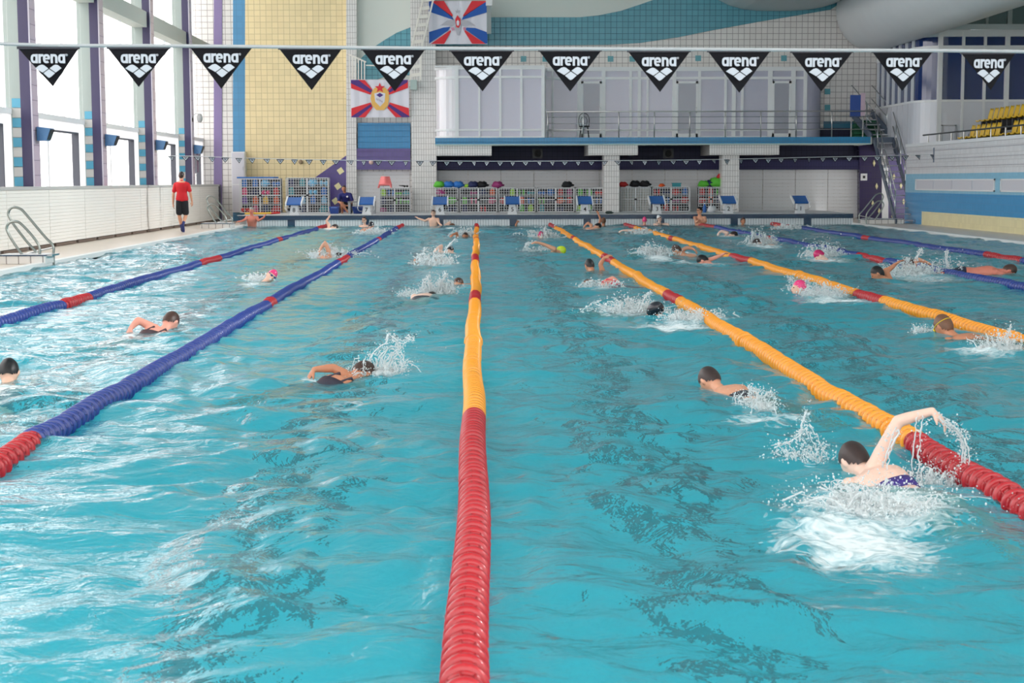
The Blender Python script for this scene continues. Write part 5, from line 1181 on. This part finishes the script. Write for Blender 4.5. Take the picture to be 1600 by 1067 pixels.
def splash(label, x, y, w, h, n=60, d=None, lean=0.0, foam=1.0, drops=1.0, seed=None, fr=(1.0, 1.0), streams=(), dY=0.0, lumps=True):
    """x,y pixel of the foot of the splash at the water, w, h in metres"""
    rr = random.Random(seed if seed is not None else int(x*7+y)); c = PZ(x, y, 0); c.z = water_level(c.x, c.y); d = d or w*.6
    q = MB(); rs = max(.0026, c.y*.00026)
    for i in range(n):
        a = rr.uniform(0, 2*PI); u = math.sqrt(rr.random()); bx_ = math.cos(a)*u*w/2; by = math.sin(a)*u*d/2
        hh = h*rr.random()**1.6*(1-.5*u)+.02; out = rr.uniform(.1, .9)
        vx = (bx_/w*2*.5 + rr.gauss(0, .25))*w*out + lean*hh; vy = (by/d*2*.5 + rr.gauss(0, .25))*d*out
        tt = rr.uniform(.35, 1.0); m_ = rr.randint(4, 7); pts = []; rad = []
        r0 = rs*rr.uniform(.9, 2.4)
        for j in range(m_):
            s = tt*j/(m_-1)*1.1; z = hh*4*s*(1-s)*.98 if s < 1 else 0
            pts.append((bx_+vx*s+rr.gauss(0, .006), by+vy*s+rr.gauss(0, .006), max(z, -.01))); rad.append(r0*(1-.55*j/m_)*rr.uniform(.5, 1.3))
        k0 = 0
        while k0 < m_-1:                       # a jet breaks up into short ligaments
            k1 = min(m_-1, k0+rr.randint(1, 2))
            if rr.random() < .62: q.tube(pts[k0:k1+1], [v*rr.uniform(.6, 1.7) for v in rad[k0:k1+1]], 5)
            k0 = k1 if rr.random() < .6 else k1+1
        for j, e in enumerate(pts):
            for _ in range(2): drop(q, (e[0]+rr.gauss(0, .022), e[1]+rr.gauss(0, .022), max(0, e[2]+rr.gauss(0, .022))), rs*rr.choice((.5, .7, .9, 1.3, 2.0)), (1, 1, rr.uniform(.8, 1.7)))
        for j in range(rr.randint(2, 4)):
            e = pts[-1]; drop(q, (e[0]+rr.gauss(0, .035), e[1]+rr.gauss(0, .035), max(0, e[2]+rr.gauss(0, .04))), rs*rr.uniform(.6, 1.5))
    for i in range(int(n*6*drops)):
        a = rr.uniform(0, 2*PI); u = abs(rr.gauss(0, .55)); drop(q, (math.cos(a)*u*w*.75+lean*h*.4, math.sin(a)*u*d*.7, h*abs(rr.gauss(0, .5))), rs*rr.choice((.45, .6, .8, 1.0, 1.6)))
    if lumps:
        for i in range(int(n*1.2)):
            a = rr.uniform(0, 2*PI); u = math.sqrt(rr.random()); r = min(.014+c.y*.0008, w*.06)*rr.uniform(.3, 1.1)
            q.ell((math.cos(a)*u*w*.45, math.sin(a)*u*d*.45, r*.2), r*1.4, r, r*rr.uniform(.5, 1.2)*min(1.5, h/w*3+.3), None, 8, 6, jit=.9)
    for st in streams:
        P_ = [PY(px_, py_, c.y+dY) - c for px_, py_ in st]; P_ = crom(P_, 6)
        for rep in range(2):
            o_ = V(rr.gauss(0, .01), rr.gauss(0, .02), rr.gauss(0, .008))
            q.tube([p+o_+V(rr.gauss(0, .004), 0, rr.gauss(0, .005)) for p in P_], [rs*rr.uniform(.5, 2.2) for _ in P_], 5)
        for p in P_:
            for j in range(9): drop(q, p+V(rr.gauss(0, .022), rr.gauss(0, .03), rr.gauss(0, .022)), rs*rr.choice((.4, .6, .9, 1.2, 2.0)))
    o = q.build('splash', m_spray, None, smooth=True, label=label, cat='splash', kind='stuff'); o.location = c
    if foam: FOAM.append((c.x, c.y, w*.8*fr[0], d*1.0*fr[1], 0, foam))
    return o
def foam_px(x, y, wpx, ln, s=.8):
    c = PZ(x, y, 0); FOAM.append((c.x, c.y, wpx/FPX*c.y/2, ln/2, 0, s))
# ------------------------------------------------------------------ swimmers (nearest first)
swimmer('swimmer nearest the viewer at right, bent arm raised over the water, purple suit strap', (1335, 722), 108, .84, 'pale', 'dark',
        armR=[(1366, 730, 0), (1403, 658, -.02), (1457, 642, -.05), (1484, 668, -.07)], armL='under', roll=14, pitch=-14, suit=('strap', (58, 40, 130)), hz=.05, bodyz=.0, tilt=35)
splash('big splash around the nearest swimmer at right, water falling from the raised hand', 1368, 796, .5, .1, 110, d=.55, foam=.85, fr=(1.25, 1.1), seed=5)
splash('curtain of water pouring from the raised hand of the nearest swimmer', 1455, 752, .34, .13, 60, d=.2, foam=.7, seed=8, lumps=False,
       streams=[[(1470, 655), (1494, 668), (1507, 695), (1508, 730), (1500, 752)], [(1480, 662), (1500, 680), (1506, 710), (1504, 745)], [(1475, 660), (1498, 676), (1510, 705), (1506, 748)], [(1440, 652), (1436, 690), (1432, 740), (1436, 775)], [(1398, 668), (1384, 700), (1378, 730)]])
splash('crown shaped splash left of the nearest swimmer', 1262, 718, .28, .1, 34, d=.2, foam=.5, seed=3, lumps=False, streams=[[(1212, 697), (1235, 690), (1254, 672), (1262, 668), (1275, 690), (1286, 712)], [(1252, 690), (1256, 660), (1262, 640)]])
foam_px(1340, 840, 330, 1.5, .85); foam_px(1300, 870, 160, .6, .7); foam_px(1230, 850, 120, .8, .62)
swimmer('dark-haired swimmer with a bare back gliding away beside the first yellow rope', (1109, 590), 116, .88, 'warm', 'dark', armL='fwd', armR='back', roll=6, pitch=-13, suit=('strap', (52, 54, 66)), hz=.055, bodyz=-.015, tilt=30)
splash('frothy splash behind the gliding dark-haired swimmer', 1182, 632, .26, .11, 44, d=.5, foam=.7, seed=4, streams=[[(1171, 620), (1172, 606), (1180, 612), (1190, 622)], [(1195, 620), (1205, 612), (1212, 630)]])
foam_px(1190, 655, 170, .9, .62); foam_px(1240, 650, 130, .7, .55)
swimmer('swimmer reaching left over the water with one brown arm, left of the middle rope', (567, 584), 50, .9, 'tan', 'brown', armL=[(544, 589, 0), (521, 575, -.02), (491, 577, -.05), (481, 592, -.06)], armR='under', roll=-14, pitch=-15, face='down', suit=('one', (52, 44, 60)), hz=.01, bodyz=-.05)
splash('leaping splash at the head of the swimmer left of the middle rope', 592, 585, .36, .2, 60, d=.3, lean=.25, foam=.5, seed=6, streams=[[(576, 565), (590, 545), (604, 535), (608, 520)], [(592, 562), (608, 540), (626, 548), (631, 570), (628, 580)], [(612, 528), (630, 533), (640, 528), (648, 527)], [(600, 575), (610, 556), (622, 545), (622, 535)]])
foam_px(545, 640, 150, .9, .45); foam_px(480, 592, 50, .4, .7)
swimmer('black-haired head of a swimmer cut off at the left edge of the picture', (14, 584), 100, .9, 'light', 'black', armL='fwd', armR='fwd', hz=.06, bodyz=-.1, face='down', tilt=40)
foam_px(5, 612, 120, .7, .75); foam_px(25, 560, 140, .8, .6); foam_px(60, 640, 160, .9, .5)
swimmer('dark brown haired swimmer with a bent arm, between the two blue ropes at left', (267, 505), 68, .95, 'pink', 'brown', armL=[(242, 514, 0), (216, 500, -.05), (204, 513, -.1), (200, 522, -.12)], armR='fwd', roll=-10, suit=('one', (70, 52, 60)), hz=.06, bodyz=-.05, tilt=30)
foam_px(225, 540, 130, 1.2, .62); foam_px(200, 522, 40, .4, .8)
swimmer('swimmer in a black cap turning the face right amid spray, below the first yellow rope', (1024, 485), -60, .95, 'warm', 'blackcap', True, armL='fwd', armR='under', face='left', hz=.065, bodyz=-.07, tilt=50, suit=None)
splash('long splash behind the black-capped swimmer beside the first yellow rope', 985, 490, .62, .2, 90, d=.4, foam=.9, seed=9, lean=.1, streams=[[(1000, 480), (1008, 463), (1018, 458)]])
splash('low white wash thrown right by the black-capped swimmer', 1085, 500, .62, .09, 55, d=.5, foam=.95, seed=10)
foam_px(1050, 508, 180, 1.6, .85)
swimmer('brown-haired swimmer with a yellow goggle strap near the right edge', (1474, 514), 120, 1.0, 'tan', 'fair', armL='fwd', armR='back', hz=.075, bodyz=-.045, tilt=55, pitch=-11, goggles='yellow', suit=('trunks', (40, 50, 80)))
splash('white spray rising by the feet of the swimmer with the yellow strap', 1560, 548, .38, .17, 60, d=.4, foam=.9, seed=12, streams=[[(1560, 540), (1575, 522), (1580, 508)]])
splash('small arc of water ahead of the swimmer with the yellow strap', 1440, 520, .2, .06, 22, d=.2, foam=.5, seed=13); foam_px(1530, 548, 150, 1.4, .8)
swimmer('pink-capped swimmer with goggles breathing to the side, at left beyond the dark-haired one', (424, 430), 15, .9, 'light', 'pinkcap', True, armL='under', armR='fwd', face='right', goggles='blue', hz=.08, bodyz=-.07, tilt=50)
splash('low wash trailing the pink-capped swimmer at left', 400, 437, .4, .07, 30, d=.5, foam=.8, seed=14); foam_px(395, 445, 70, 1.6, .7)
swimmer('bare pale shoulders of a swimmer just left of the middle rope', (674, 466), 75, 1.0, 'pale', 'dark', armL='under', armR='fwd', roll=0, pitch=-26, hz=-.03, bodyz=.02, suit=('band', (60, 62, 70)))
splash('tall splash over the pale-shouldered swimmer left of the middle rope', 684, 460, .42, .27, 80, d=.3, foam=.8, seed=15, lean=.15, streams=[[(672, 450), (668, 436), (671, 430)], [(690, 440), (696, 430), (694, 428)]])
splash('spray thrown left by the pale-shouldered swimmer', 640, 462, .34, .1, 26, d=.3, foam=.5, seed=16)
swimmer('swimmer with a dark strap across the back beside the middle rope', (716, 444), 75, .95, 'warm', 'brown', pitch=-30, armL='fwd', armR='fwd', hz=-.01, bodyz=-.03, suit=('band', (60, 40, 46)), roll=6)
foam_px(715, 450, 80, 1.2, .4)
splash('broad white splash hiding a swimmer left of the middle rope', 681, 413, .62, .3, 90, d=.5, foam=1.0, seed=17, streams=[[(668, 404), (662, 395), (664, 390)], [(690, 402), (700, 385), (712, 374)]])
swimmer('swimmer mostly hidden by the broad white splash left of the middle rope', (682, 409), 80, .9, 'warm', 'dark', hz=.03, bodyz=-.07, armL='rec')
swimmer('swimmer in a black and white cap with a pale arm, left of the middle rope', (703, 390), 70, .95, 'pale', 'blackcap', True, armL=[(690, 384, 0), (683, 388, -.1), (679, 392, -.2)], goggles='dark', hz=.06, bodyz=.0, tilt=40)
foam_px(700, 394, 40, 1.2, .7)
swimmer('far swimmer with an arched arm touching the middle rope', (727, 369), 75, .95, 'tan', 'dark', armL=[(714, 364, 0), (706, 367, -.2), (703, 371, -.3)], hz=.04, bodyz=-.05)
splash('small pointed splash by the middle rope near the far end', 725, 371, .55, .3, 40, d=.4, foam=.8, seed=18)
swimmer('pink-suited swimmer crossing with a high elbow, between the middle and first yellow rope', (922, 449), 150, 1.0, 'pink', 'fair', armR=[(944, 443, 0), (957, 435, 0), (972, 446, -.05), (974, 451, -.06)], armL='fwd', roll=10, hz=-.03, bodyz=-.005, suit=('one', (220, 60, 84)))
foam_px(945, 452, 80, .9, .62); foam_px(922, 444, 30, .7, .7)
splash('thin ring of water around the pink-suited swimmer', 935, 450, .5, .08, 24, d=.3, foam=0, seed=19, lumps=False, streams=[[(915, 448), (920, 440), (932, 442)], [(955, 445), (966, 440), (975, 450)]])
swimmer('black-haired swimmer lifting an arm against the first yellow rope', (921, 415), 110, 1.0, 'tan', 'black', armR=[(938, 413, 0), (944, 403, 0), (946, 402, 0)], hz=.08, bodyz=-.06, tilt=50)
foam_px(945, 421, 60, 1.0, .5)
swimmer('lime-capped swimmer stretching an arm left beyond the middle rope', (876, 391), -20, 1.0, 'warm', 'lime', True, armL='under', armR=[(866, 389, 0), (853, 383, 0), (841, 379, 0), (836, 379, 0)], hz=.05, tilt=20)
splash('loop of water trailing from the arm of the lime-capped swimmer', 838, 393, .5, .1, 16, d=.3, foam=.45, seed=20, lumps=False, streams=[[(836, 379), (826, 380), (822, 385), (828, 392), (838, 394), (850, 393)]])
swimmer('far pink-capped swimmer in a star of spray right of the middle rope', (845, 368), 90, 1.0, 'light', 'magenta', True, hz=.07, tilt=60, bodyz=-.05)
splash('star shaped spray around the far pink cap right of the middle rope', 847, 372, .8, .32, 50, d=.5, foam=.8, seed=21, streams=[[(845, 368), (835, 362), (828, 362)], [(848, 366), (851, 358), (852, 356)]])
swimmer('pink-capped swimmer kicking up foam between the two big yellow ropes', (1249, 451), 180, .95, 'light', 'pinkcap', True, hz=.08, armL='under', armR='fwd', face='fwd', tilt=60)
splash('large foam burst right of the pink-capped swimmer between the yellow ropes', 1284, 462, .52, .17, 110, d=.45, foam=1.1, seed=22)
splash('thin water rays over the pink cap between the yellow ropes', 1248, 455, .3, .17, 30, d=.2, foam=.5, seed=23, lumps=False, streams=[[(1245, 448), (1236, 437), (1231, 433)], [(1254, 444), (1262, 437)]])
foam_px(1310, 470, 160, 2.4, .8)
swimmer('black-capped swimmer half hidden by spray between the yellow ropes', (1008, 394), 150, 1.0, 'tan', 'blackcap', True, hz=.09, face='dl', tilt=40)
splash('white burst beside the black-capped swimmer between the yellow ropes', 1022, 402, .6, .22, 80, d=.5, foam=1.0, seed=24); foam_px(1030, 404, 60, 2.4, .9)
swimmer('brown-haired swimmer with a wet bent arm near the outer yellow rope', (1057, 391), 165, 1.0, 'warm', 'brown', armR=[(1064, 393, 0), (1072, 387, 0), (1082, 388, 0), (1087, 392, 0)], hz=.09, bodyz=-.04, tilt=45)
foam_px(1075, 396, 50, 1.8, .7)
swimmer('black-haired swimmer throwing a pink arm right under the outer yellow rope', (1098, 406), 160, 1.0, 'pink', 'black', armR=[(1102, 408, 0), (1114, 404, 0), (1126, 399, 0), (1130, 397, 0)], hz=.06, bodyz=-.05, tilt=30)
foam_px(1110, 412, 130, 2.0, .65); foam_px(1070, 412, 60, 1.4, .6)
swimmer('far swimmer with one pale arm laid flat right of the first yellow rope', (1004, 364), 0, 1.0, 'pale', 'dark', armL='under', armR=[(992, 361, 0), (983, 360, 0), (973, 360, 0), (968, 362, 0)], hz=.02)
splash('low splash at the far pale-armed swimmer', 1010, 366, .7, .14, 34, d=.5, foam=.9, seed=25)
swimmer('far swimmer with bent elbow in front of block four', (934, 354), 10, 1.0, 'warm', 'black', armL=[(924, 352, 0), (919, 348, 0), (914, 352, 0), (913, 354, 0)], hz=.06, bodyz=-.04); foam_px(925, 357, 50, 2.5, .7)
swimmer('black-haired swimmer right of the outer yellow rope, arm toward the spray', (1371, 425), 165, 1.0, 'tan', 'black', armR=[(1384, 424, 0), (1392, 419, 0), (1399, 413, 0), (1402, 411, 0)], hz=.1, bodyz=-.05, tilt=55)
swimmer('swimmer raising a sharp elbow inside the spray near the inner blue rope', (1419, 414), 170, 1.0, 'warm', 'brown', armR=[(1426, 417, 0), (1433, 405, 0), (1448, 410, 0), (1456, 415, 0)], hz=.11, bodyz=-.04, tilt=45)
splash('wide burst of spray around the sharp elbow near the inner blue rope', 1420, 430, .62, .22, 110, d=.6, foam=1.1, seed=26, streams=[[(1432, 405), (1436, 397), (1440, 390)], [(1404, 412), (1414, 406), (1420, 404)]])
splash('fine drops flying over the inner blue rope', 1480, 428, .7, .32, 30, d=.4, foam=.5, seed=27, lumps=False, drops=2.5, streams=[[(1482, 420), (1478, 405), (1480, 392)]]); foam_px(1450, 436, 160, 2.6, .6)
swimmer('swimmer in the second lane from right whose back and head show beyond the blue rope', (1577, 424), -10, 1.0, 'red', 'brown', hz=.05, bodyz=.03, armR='fwd', armL='fwd', pitch=-3, tilt=20)
swimmer('dark pink capped swimmer in a round splash before the inner blue rope', (1280, 399), 180, 1.0, 'pale', 'magenta', True, hz=.08, tilt=40)
splash('round splash around the dark pink cap before the inner blue rope', 1284, 402, .62, .3, 80, d=.5, foam=1.0, seed=28); foam_px(1290, 407, 110, 3.0, .8)
swimmer('swimmer under tall water spikes near the far part of the inner blue rope', (1184, 379), 175, 1.0, 'pale', 'dark', hz=.05, armR='rec', bodyz=-.04)
splash('tall spikes of water near the far part of the inner blue rope', 1187, 382, .62, .4, 60, d=.5, foam=1.0, seed=29, streams=[[(1186, 378), (1180, 368), (1176, 362)], [(1190, 376), (1196, 368)]]); foam_px(1195, 385, 80, 3.0, .8)
swimmer('far swimmer with an arched white arm before block two', (1146, 367), 0, 1.0, 'pale', 'dark', armR=[(1136, 364, 0), (1128, 361, 0), (1123, 364, 0), (1122, 367, 0)], hz=.03, bodyz=-.04); foam_px(1140, 369, 55, 3.0, .85)
swimmer('far swimmer splashing along the lane rope before block one', (1223, 354), 5, 1.0, 'pink', 'white', True, hz=.06, bodyz=-.06, armR='rec'); splash('low splash of the far swimmer before block one', 1240, 358, 1.0, .14, 40, d=.6, foam=.9, seed=30); foam_px(1230, 358, 60, 3, .8)
swimmer('swimmer under a tent of spray beyond the left blue rope', (528, 404), 20, 1.0, 'warm', 'dark', armL=[(516, 398, 0), (508, 379, 0), (501, 388, 0), (499, 394, 0)], hz=-.02, bodyz=-.01, roll=-20, pitch=-32)
splash('tent shaped spray beyond the left blue rope', 518, 402, .75, .2, 90, d=.5, foam=1.0, seed=31, streams=[[(507, 380), (500, 392), (497, 400)], [(512, 382), (524, 390), (536, 402)]])
swimmer('far dark-capped swimmer with spray left of the second blue rope', (580, 352), 60, 1.0, 'tan', 'blackcap', True, hz=.2, bodyz=.06, armL=[(577, 358, 0), (574, 366, 0), (573, 370, 0)], tilt=70)
splash('spray around the far dark cap left of the second blue rope', 585, 366, .8, .2, 60, d=.5, foam=.9, seed=32)
swimmer('far swimmer by the left blue rope raising a forearm, before block eight', (523, 355), 30, 1.0, 'light', 'dark', armL=[(514, 352, 0), (510, 345, 0), (513, 341, 0), (514, 339, 0)], hz=.05, bodyz=-.04); foam_px(515, 358, 60, 2.6, .8)
swimmer('far swimmer whose bent pale arm shows beside the boy at the wall', (706, 353), 30, 1.0, 'pale', 'fair', armL=[(698, 354, 0), (703, 347, 0), (697, 350, 0), (694, 353, 0)], hz=.0, bodyz=-.04); foam_px(702, 356, 30, 2.4, .8)
# ------------------------------------------------------------------ people standing or resting at the far wall
def upright(label, hpx, Y, k, sk, hair, cap=False, fz=-90, goggles=None, suit=('trunks', (30, 34, 60)), aL=None, aR=None, lean=V(0, 0, 0), tilt=V(0, 0, 1), hf=None, headk=1.0, vox=.014, girth=1.0, sink=.0):
    H_ = PY(hpx[0], hpx[1], Y); a = math.radians(fz); F = V(math.cos(a), math.sin(a), 0); L = V(-F.y, F.x, 0)
    N_ = H_ - V(0, 0, .175*k) - F*.02; P_ = N_ - V(0, 0, .55*k) - lean
    J = {'H': H_, 'N': N_, 'P': P_, 'Lp': L, 'Ln': L, 'Hu': tilt, 'Hf': (hf or F)+V(0, 0, -.1)}
    for S_, s, arm in (('L', 1, aL), ('R', -1, aR)):
        J['S'+S_] = N_ + L*s*.165*k - V(0, 0, .045*k); J['H'+S_] = P_ + L*s*.085*k - V(0, 0, .05); J['K'+S_] = P_ + L*s*.1*k - V(0, 0, .45*k)+F*.08; J['A'+S_] = P_ + L*s*.1*k - V(0, 0, .86*k)-F*.02; J['T'+S_] = J['A'+S_] + F*.15 - V(0, 0, .06)
        if arm is None: e, w, d = J['S'+S_] + V(0, 0, -.28*k) + L*s*.06*k, J['S'+S_] + V(0, 0, -.48*k) + F*.12*k, F*.5+V(0, 0, -1)
        else:
            pts = [PY(x, y, Y+dy) for x, y, dy in arm]; e, w = pts[0], pts[1]; d = pts[2]-pts[1]
        J['E'+S_], J['W'+S_], J['D'+S_], J['N'+S_] = e, w, d, (V(0, 0, -1) + L*(-s)*.3)
    return person(label, J, k, sk, vox, hair, cap, goggles, suit, group='swimmers in the pool', headk=headk, girth=girth)
upright('reddish-skinned bather in a grey cap leaning at the left corner of the pool', (393, 329), 52.3, 1.05, 'red', 'greycap', True, fz=-100, aL=[(404, 345, -.1), (412, 340, -.2), (413, 338, -.2)], aR=[(383, 343, -.1), (376, 346, -.2), (372, 346, -.2)], lean=V(0, -.05, 0))
upright('boy with goggles leaning his arm along the ledge beside block six', (677, 333), 52.55, .92, 'light', 'brown', fz=-95, goggles='dark', aR=[(664, 345, .2), (653, 341, .4), (648, 337, .45)], aL=[(686, 349, -.1), (691, 353, -.2), (694, 356, -.2)])
upright('tall bather with dark goggles resting arms at the wall left of block two', (1093, 329), 52.5, 1.1, 'warm', 'black', fz=-120, goggles='dark', aL=[(1103, 346, -.1), (1097, 350, -.3), (1092, 349, -.3)], aR=[(1086, 341, -.1), (1088, 348, -.2), (1090, 345, -.2)], hf=V(-.9, -.5, -.1))
upright('girl in a white cap and black suit bending her head beside block three', (1030, 341), 52.3, .95, 'pale', 'white', True, fz=-80, suit=('one', (24, 26, 34)), tilt=V(-.5, 0, 1), goggles='dark', aL=[(1044, 350, -.1), (1046, 356, -.2), (1046, 360, -.2)], aR=[(1032, 352, -.1), (1028, 349, -.2), (1026, 347, -.2)])
upright('bather whose pink cap shows against the navy ledge left of the girl in white cap', (1007, 344), 52.6, .95, 'pink', 'pinkcap', True, fz=90)
upright('brown-haired bather lifting an arm to the ledge at the first balcony column', (943, 345), 52.5, .95, 'tan', 'fair', fz=80, aL=[(938, 341, 0), (935, 335, .1), (934, 332, .1)])
upright('brown head of a bather at the wall right of block two', (1161, 345), 52.0, .95, 'tan', 'brown', fz=-60)
upright('dark-haired bather with goggles at the wall beneath block seven', (569, 344), 52.3, .95, 'light', 'dark', fz=-110, goggles='dark')
upright('bather holding the wall beneath block five, only a forearm and hand showing', (801, 366), 52.4, .95, 'tan', 'dark', fz=90, aR=[(806, 352, .1), (808, 347, .35), (811, 343, .5)])
# ------------------------------------------------------------------ coach walking on the left deck
def garment(t, q, nm, m, vox, O, lab=None):
    o = remesh(q, nm, m, vox, t, O, 2)
    if lab: o['label'] = lab
def coach_clothes(t, T, J, O, k, vox):
    q = MB(); T.loft(q, -.11, .53, .016)
    capsule(q, J['N']-V(0, 0, .05), J['N']+V(0, 0, .0), .07, .062)
    for S_ in 'LR': capsule(q, J['N']-V(0, 0, .04), J['S'+S_], .065, .066); capsule(q, J['S'+S_], J['S'+S_].lerp(J['E'+S_], .75), .068, .06)
    garment(t, q, 'shirt', mat('shirt_red', (206, 20, 34), .7), .012, O)
    q = MB(); T.loft(q, -.11, .01, .016)
    for S_ in 'LR': capsule(q, J['H'+S_], J['H'+S_].lerp(J['K'+S_], .82), .108, .098)
    garment(t, q, 'shorts', mat('shorts_black', (20, 24, 32), .7), .012, O)
    for S_ in 'LR':
        q = MB(); fd = (J['T'+S_]-J['A'+S_]).normalized(); capsule(q, J['A'+S_].lerp(J['K'+S_], .3), J['A'+S_], .046, .042); q.tube([J['A'+S_]-fd*.06, J['A'+S_]+fd*.02, J['A'+S_]+fd*.12, J['A'+S_]+fd*.21, J['A'+S_]+fd*.235], [.034, .048, .05, .038, .02], 10)
        garment(t, q, 'shoe', mat('shoe_navy', (40, 50, 110), .6), .01, O)
    MB().ell(J['N']-O+V(.0, -.105, -.1), .09, .004, .012, None, 10, 6).build('shirt_print', mat('print_dim', (150, 40, 50), .7), t)
Yc = 46.2; X_ = lambda x, y, dy=0: PY(x, y, Yc+dy)
P_ = X_(284.5, 312); N_ = X_(284, 283)
J = {'P': P_, 'N': N_, 'Lp': V(-1, 0, 0), 'Ln': V(-1, 0, 0), 'H': X_(283.5, 274.3, .03), 'Hu': V(.02, .05, 1), 'Hf': V(.12, 1, -.1),
     'SL': X_(274.5, 288.5), 'SR': X_(293.5, 288.5), 'EL': X_(271, 302), 'ER': X_(297.5, 301), 'WL': X_(270.5, 318.5, .05), 'WR': X_(300, 315, .05), 'DL': V(0, .1, -1), 'DR': V(.05, .1, -1), 'NL': V(.8, .3, 0), 'NR': V(-.8, .3, 0),
     'HL': X_(280.5, 315), 'HR': X_(288.5, 315), 'KL': X_(280, 336, .03), 'KR': X_(290.5, 336, .1), 'AL': X_(284.5, 357.5, .0), 'AR': X_(285.5, 352, -.25), 'TL': X_(285.5, 361.5, .25), 'TR': X_(286.5, 360, -.2)}
person('man in a red shirt and black shorts walking away along the left deck', J, 1.0, 'warm', .011, 'dark', clothes=coach_clothes, hair_k=1.05)
# ------------------------------------------------------------------ seated coach by block seven
def seat_clothes(t, T, J, O, k, vox):
    q = MB(); T.loft(q, -.02, .53, .018)
    for S_ in 'LR': capsule(q, J['N']-V(0, 0, .04), J['S'+S_], .065, .068); capsule(q, J['S'+S_], J['S'+S_].lerp(J['E'+S_], .8), .072, .064)
    garment(t, q, 'shirt', mat('shirt_navy', (30, 34, 110), .7), .013, O)
    q = MB(); T.loft(q, -.11, .01, .016)
    for S_ in 'LR': capsule(q, J['H'+S_], J['H'+S_].lerp(J['K'+S_], .7), .105, .09)
    garment(t, q, 'shorts', mat('shorts_black', (20, 24, 32), .7), .013, O)
    MB().ell(J['N']-O+V(.09, -.13, -.14), .035, .006, .035, None, 12, 8).build('chest_badge', m_white, t, smooth=True)
Ys = 56.2; X_ = lambda x, y, dy=0: PY(x, y, Ys+dy)
P_ = X_(540, 319.5, .25); N_ = X_(539, 301, .12)
J = {'P': P_, 'N': N_, 'Lp': V(1, 0, 0), 'Ln': V(1, 0, 0), 'H': X_(537.5, 294.5, .05), 'Hu': V(0, -.05, 1), 'Hf': V(-.1, -1, -.05),
     'SL': X_(547, 304, .1), 'SR': X_(531.5, 305, .1), 'EL': X_(551, 315, .0), 'ER': X_(529, 315, 0), 'WL': X_(545, 321, -.25), 'WR': X_(535, 319, -.25), 'DL': V(-1, -.3, -.1), 'DR': V(1, -.3, -.2), 'NL': V(0, 0, -1), 'NR': V(0, 0, -1),
     'HL': X_(543, 321.5, .2), 'HR': X_(536.5, 321.5, .2), 'KL': X_(533, 317, -.3), 'KR': X_(534.5, 320.5, -.25), 'AL': X_(541.5, 329, -.35), 'AR': X_(535, 333, -.2), 'TL': X_(545, 332.5, -.5), 'TR': X_(533, 334.5, -.45)}
person('man in a navy polo shirt sitting cross-legged before the purple triangle', J, 1.0, 'tan', .0125, 'dark', clothes=seat_clothes, hair_k=1.03)
p = X_(540, 330, .28); t = thing('chair', 'dark chair under the seated man in the navy polo', 'chair', (p.x, p.y, .372)); zs = P_.z - .372 - .13
MB().box(-.24, .24, -.22, .24, zs-.05, zs).build('seat', m_black, t); MB().box(-.24, .24, .2, .24, zs, zs+.42).build('backrest', mat('chair_brown', (90, 62, 56), .5), t)
for sx in (-.21, .21):
    for sy in (-.19, .2): MB().box(sx-.02, sx+.02, sy-.02, sy+.02, 0, zs-.05).build('leg', m_black, t)
foam_px(330, 400, 100, 3, .35)
build_water()
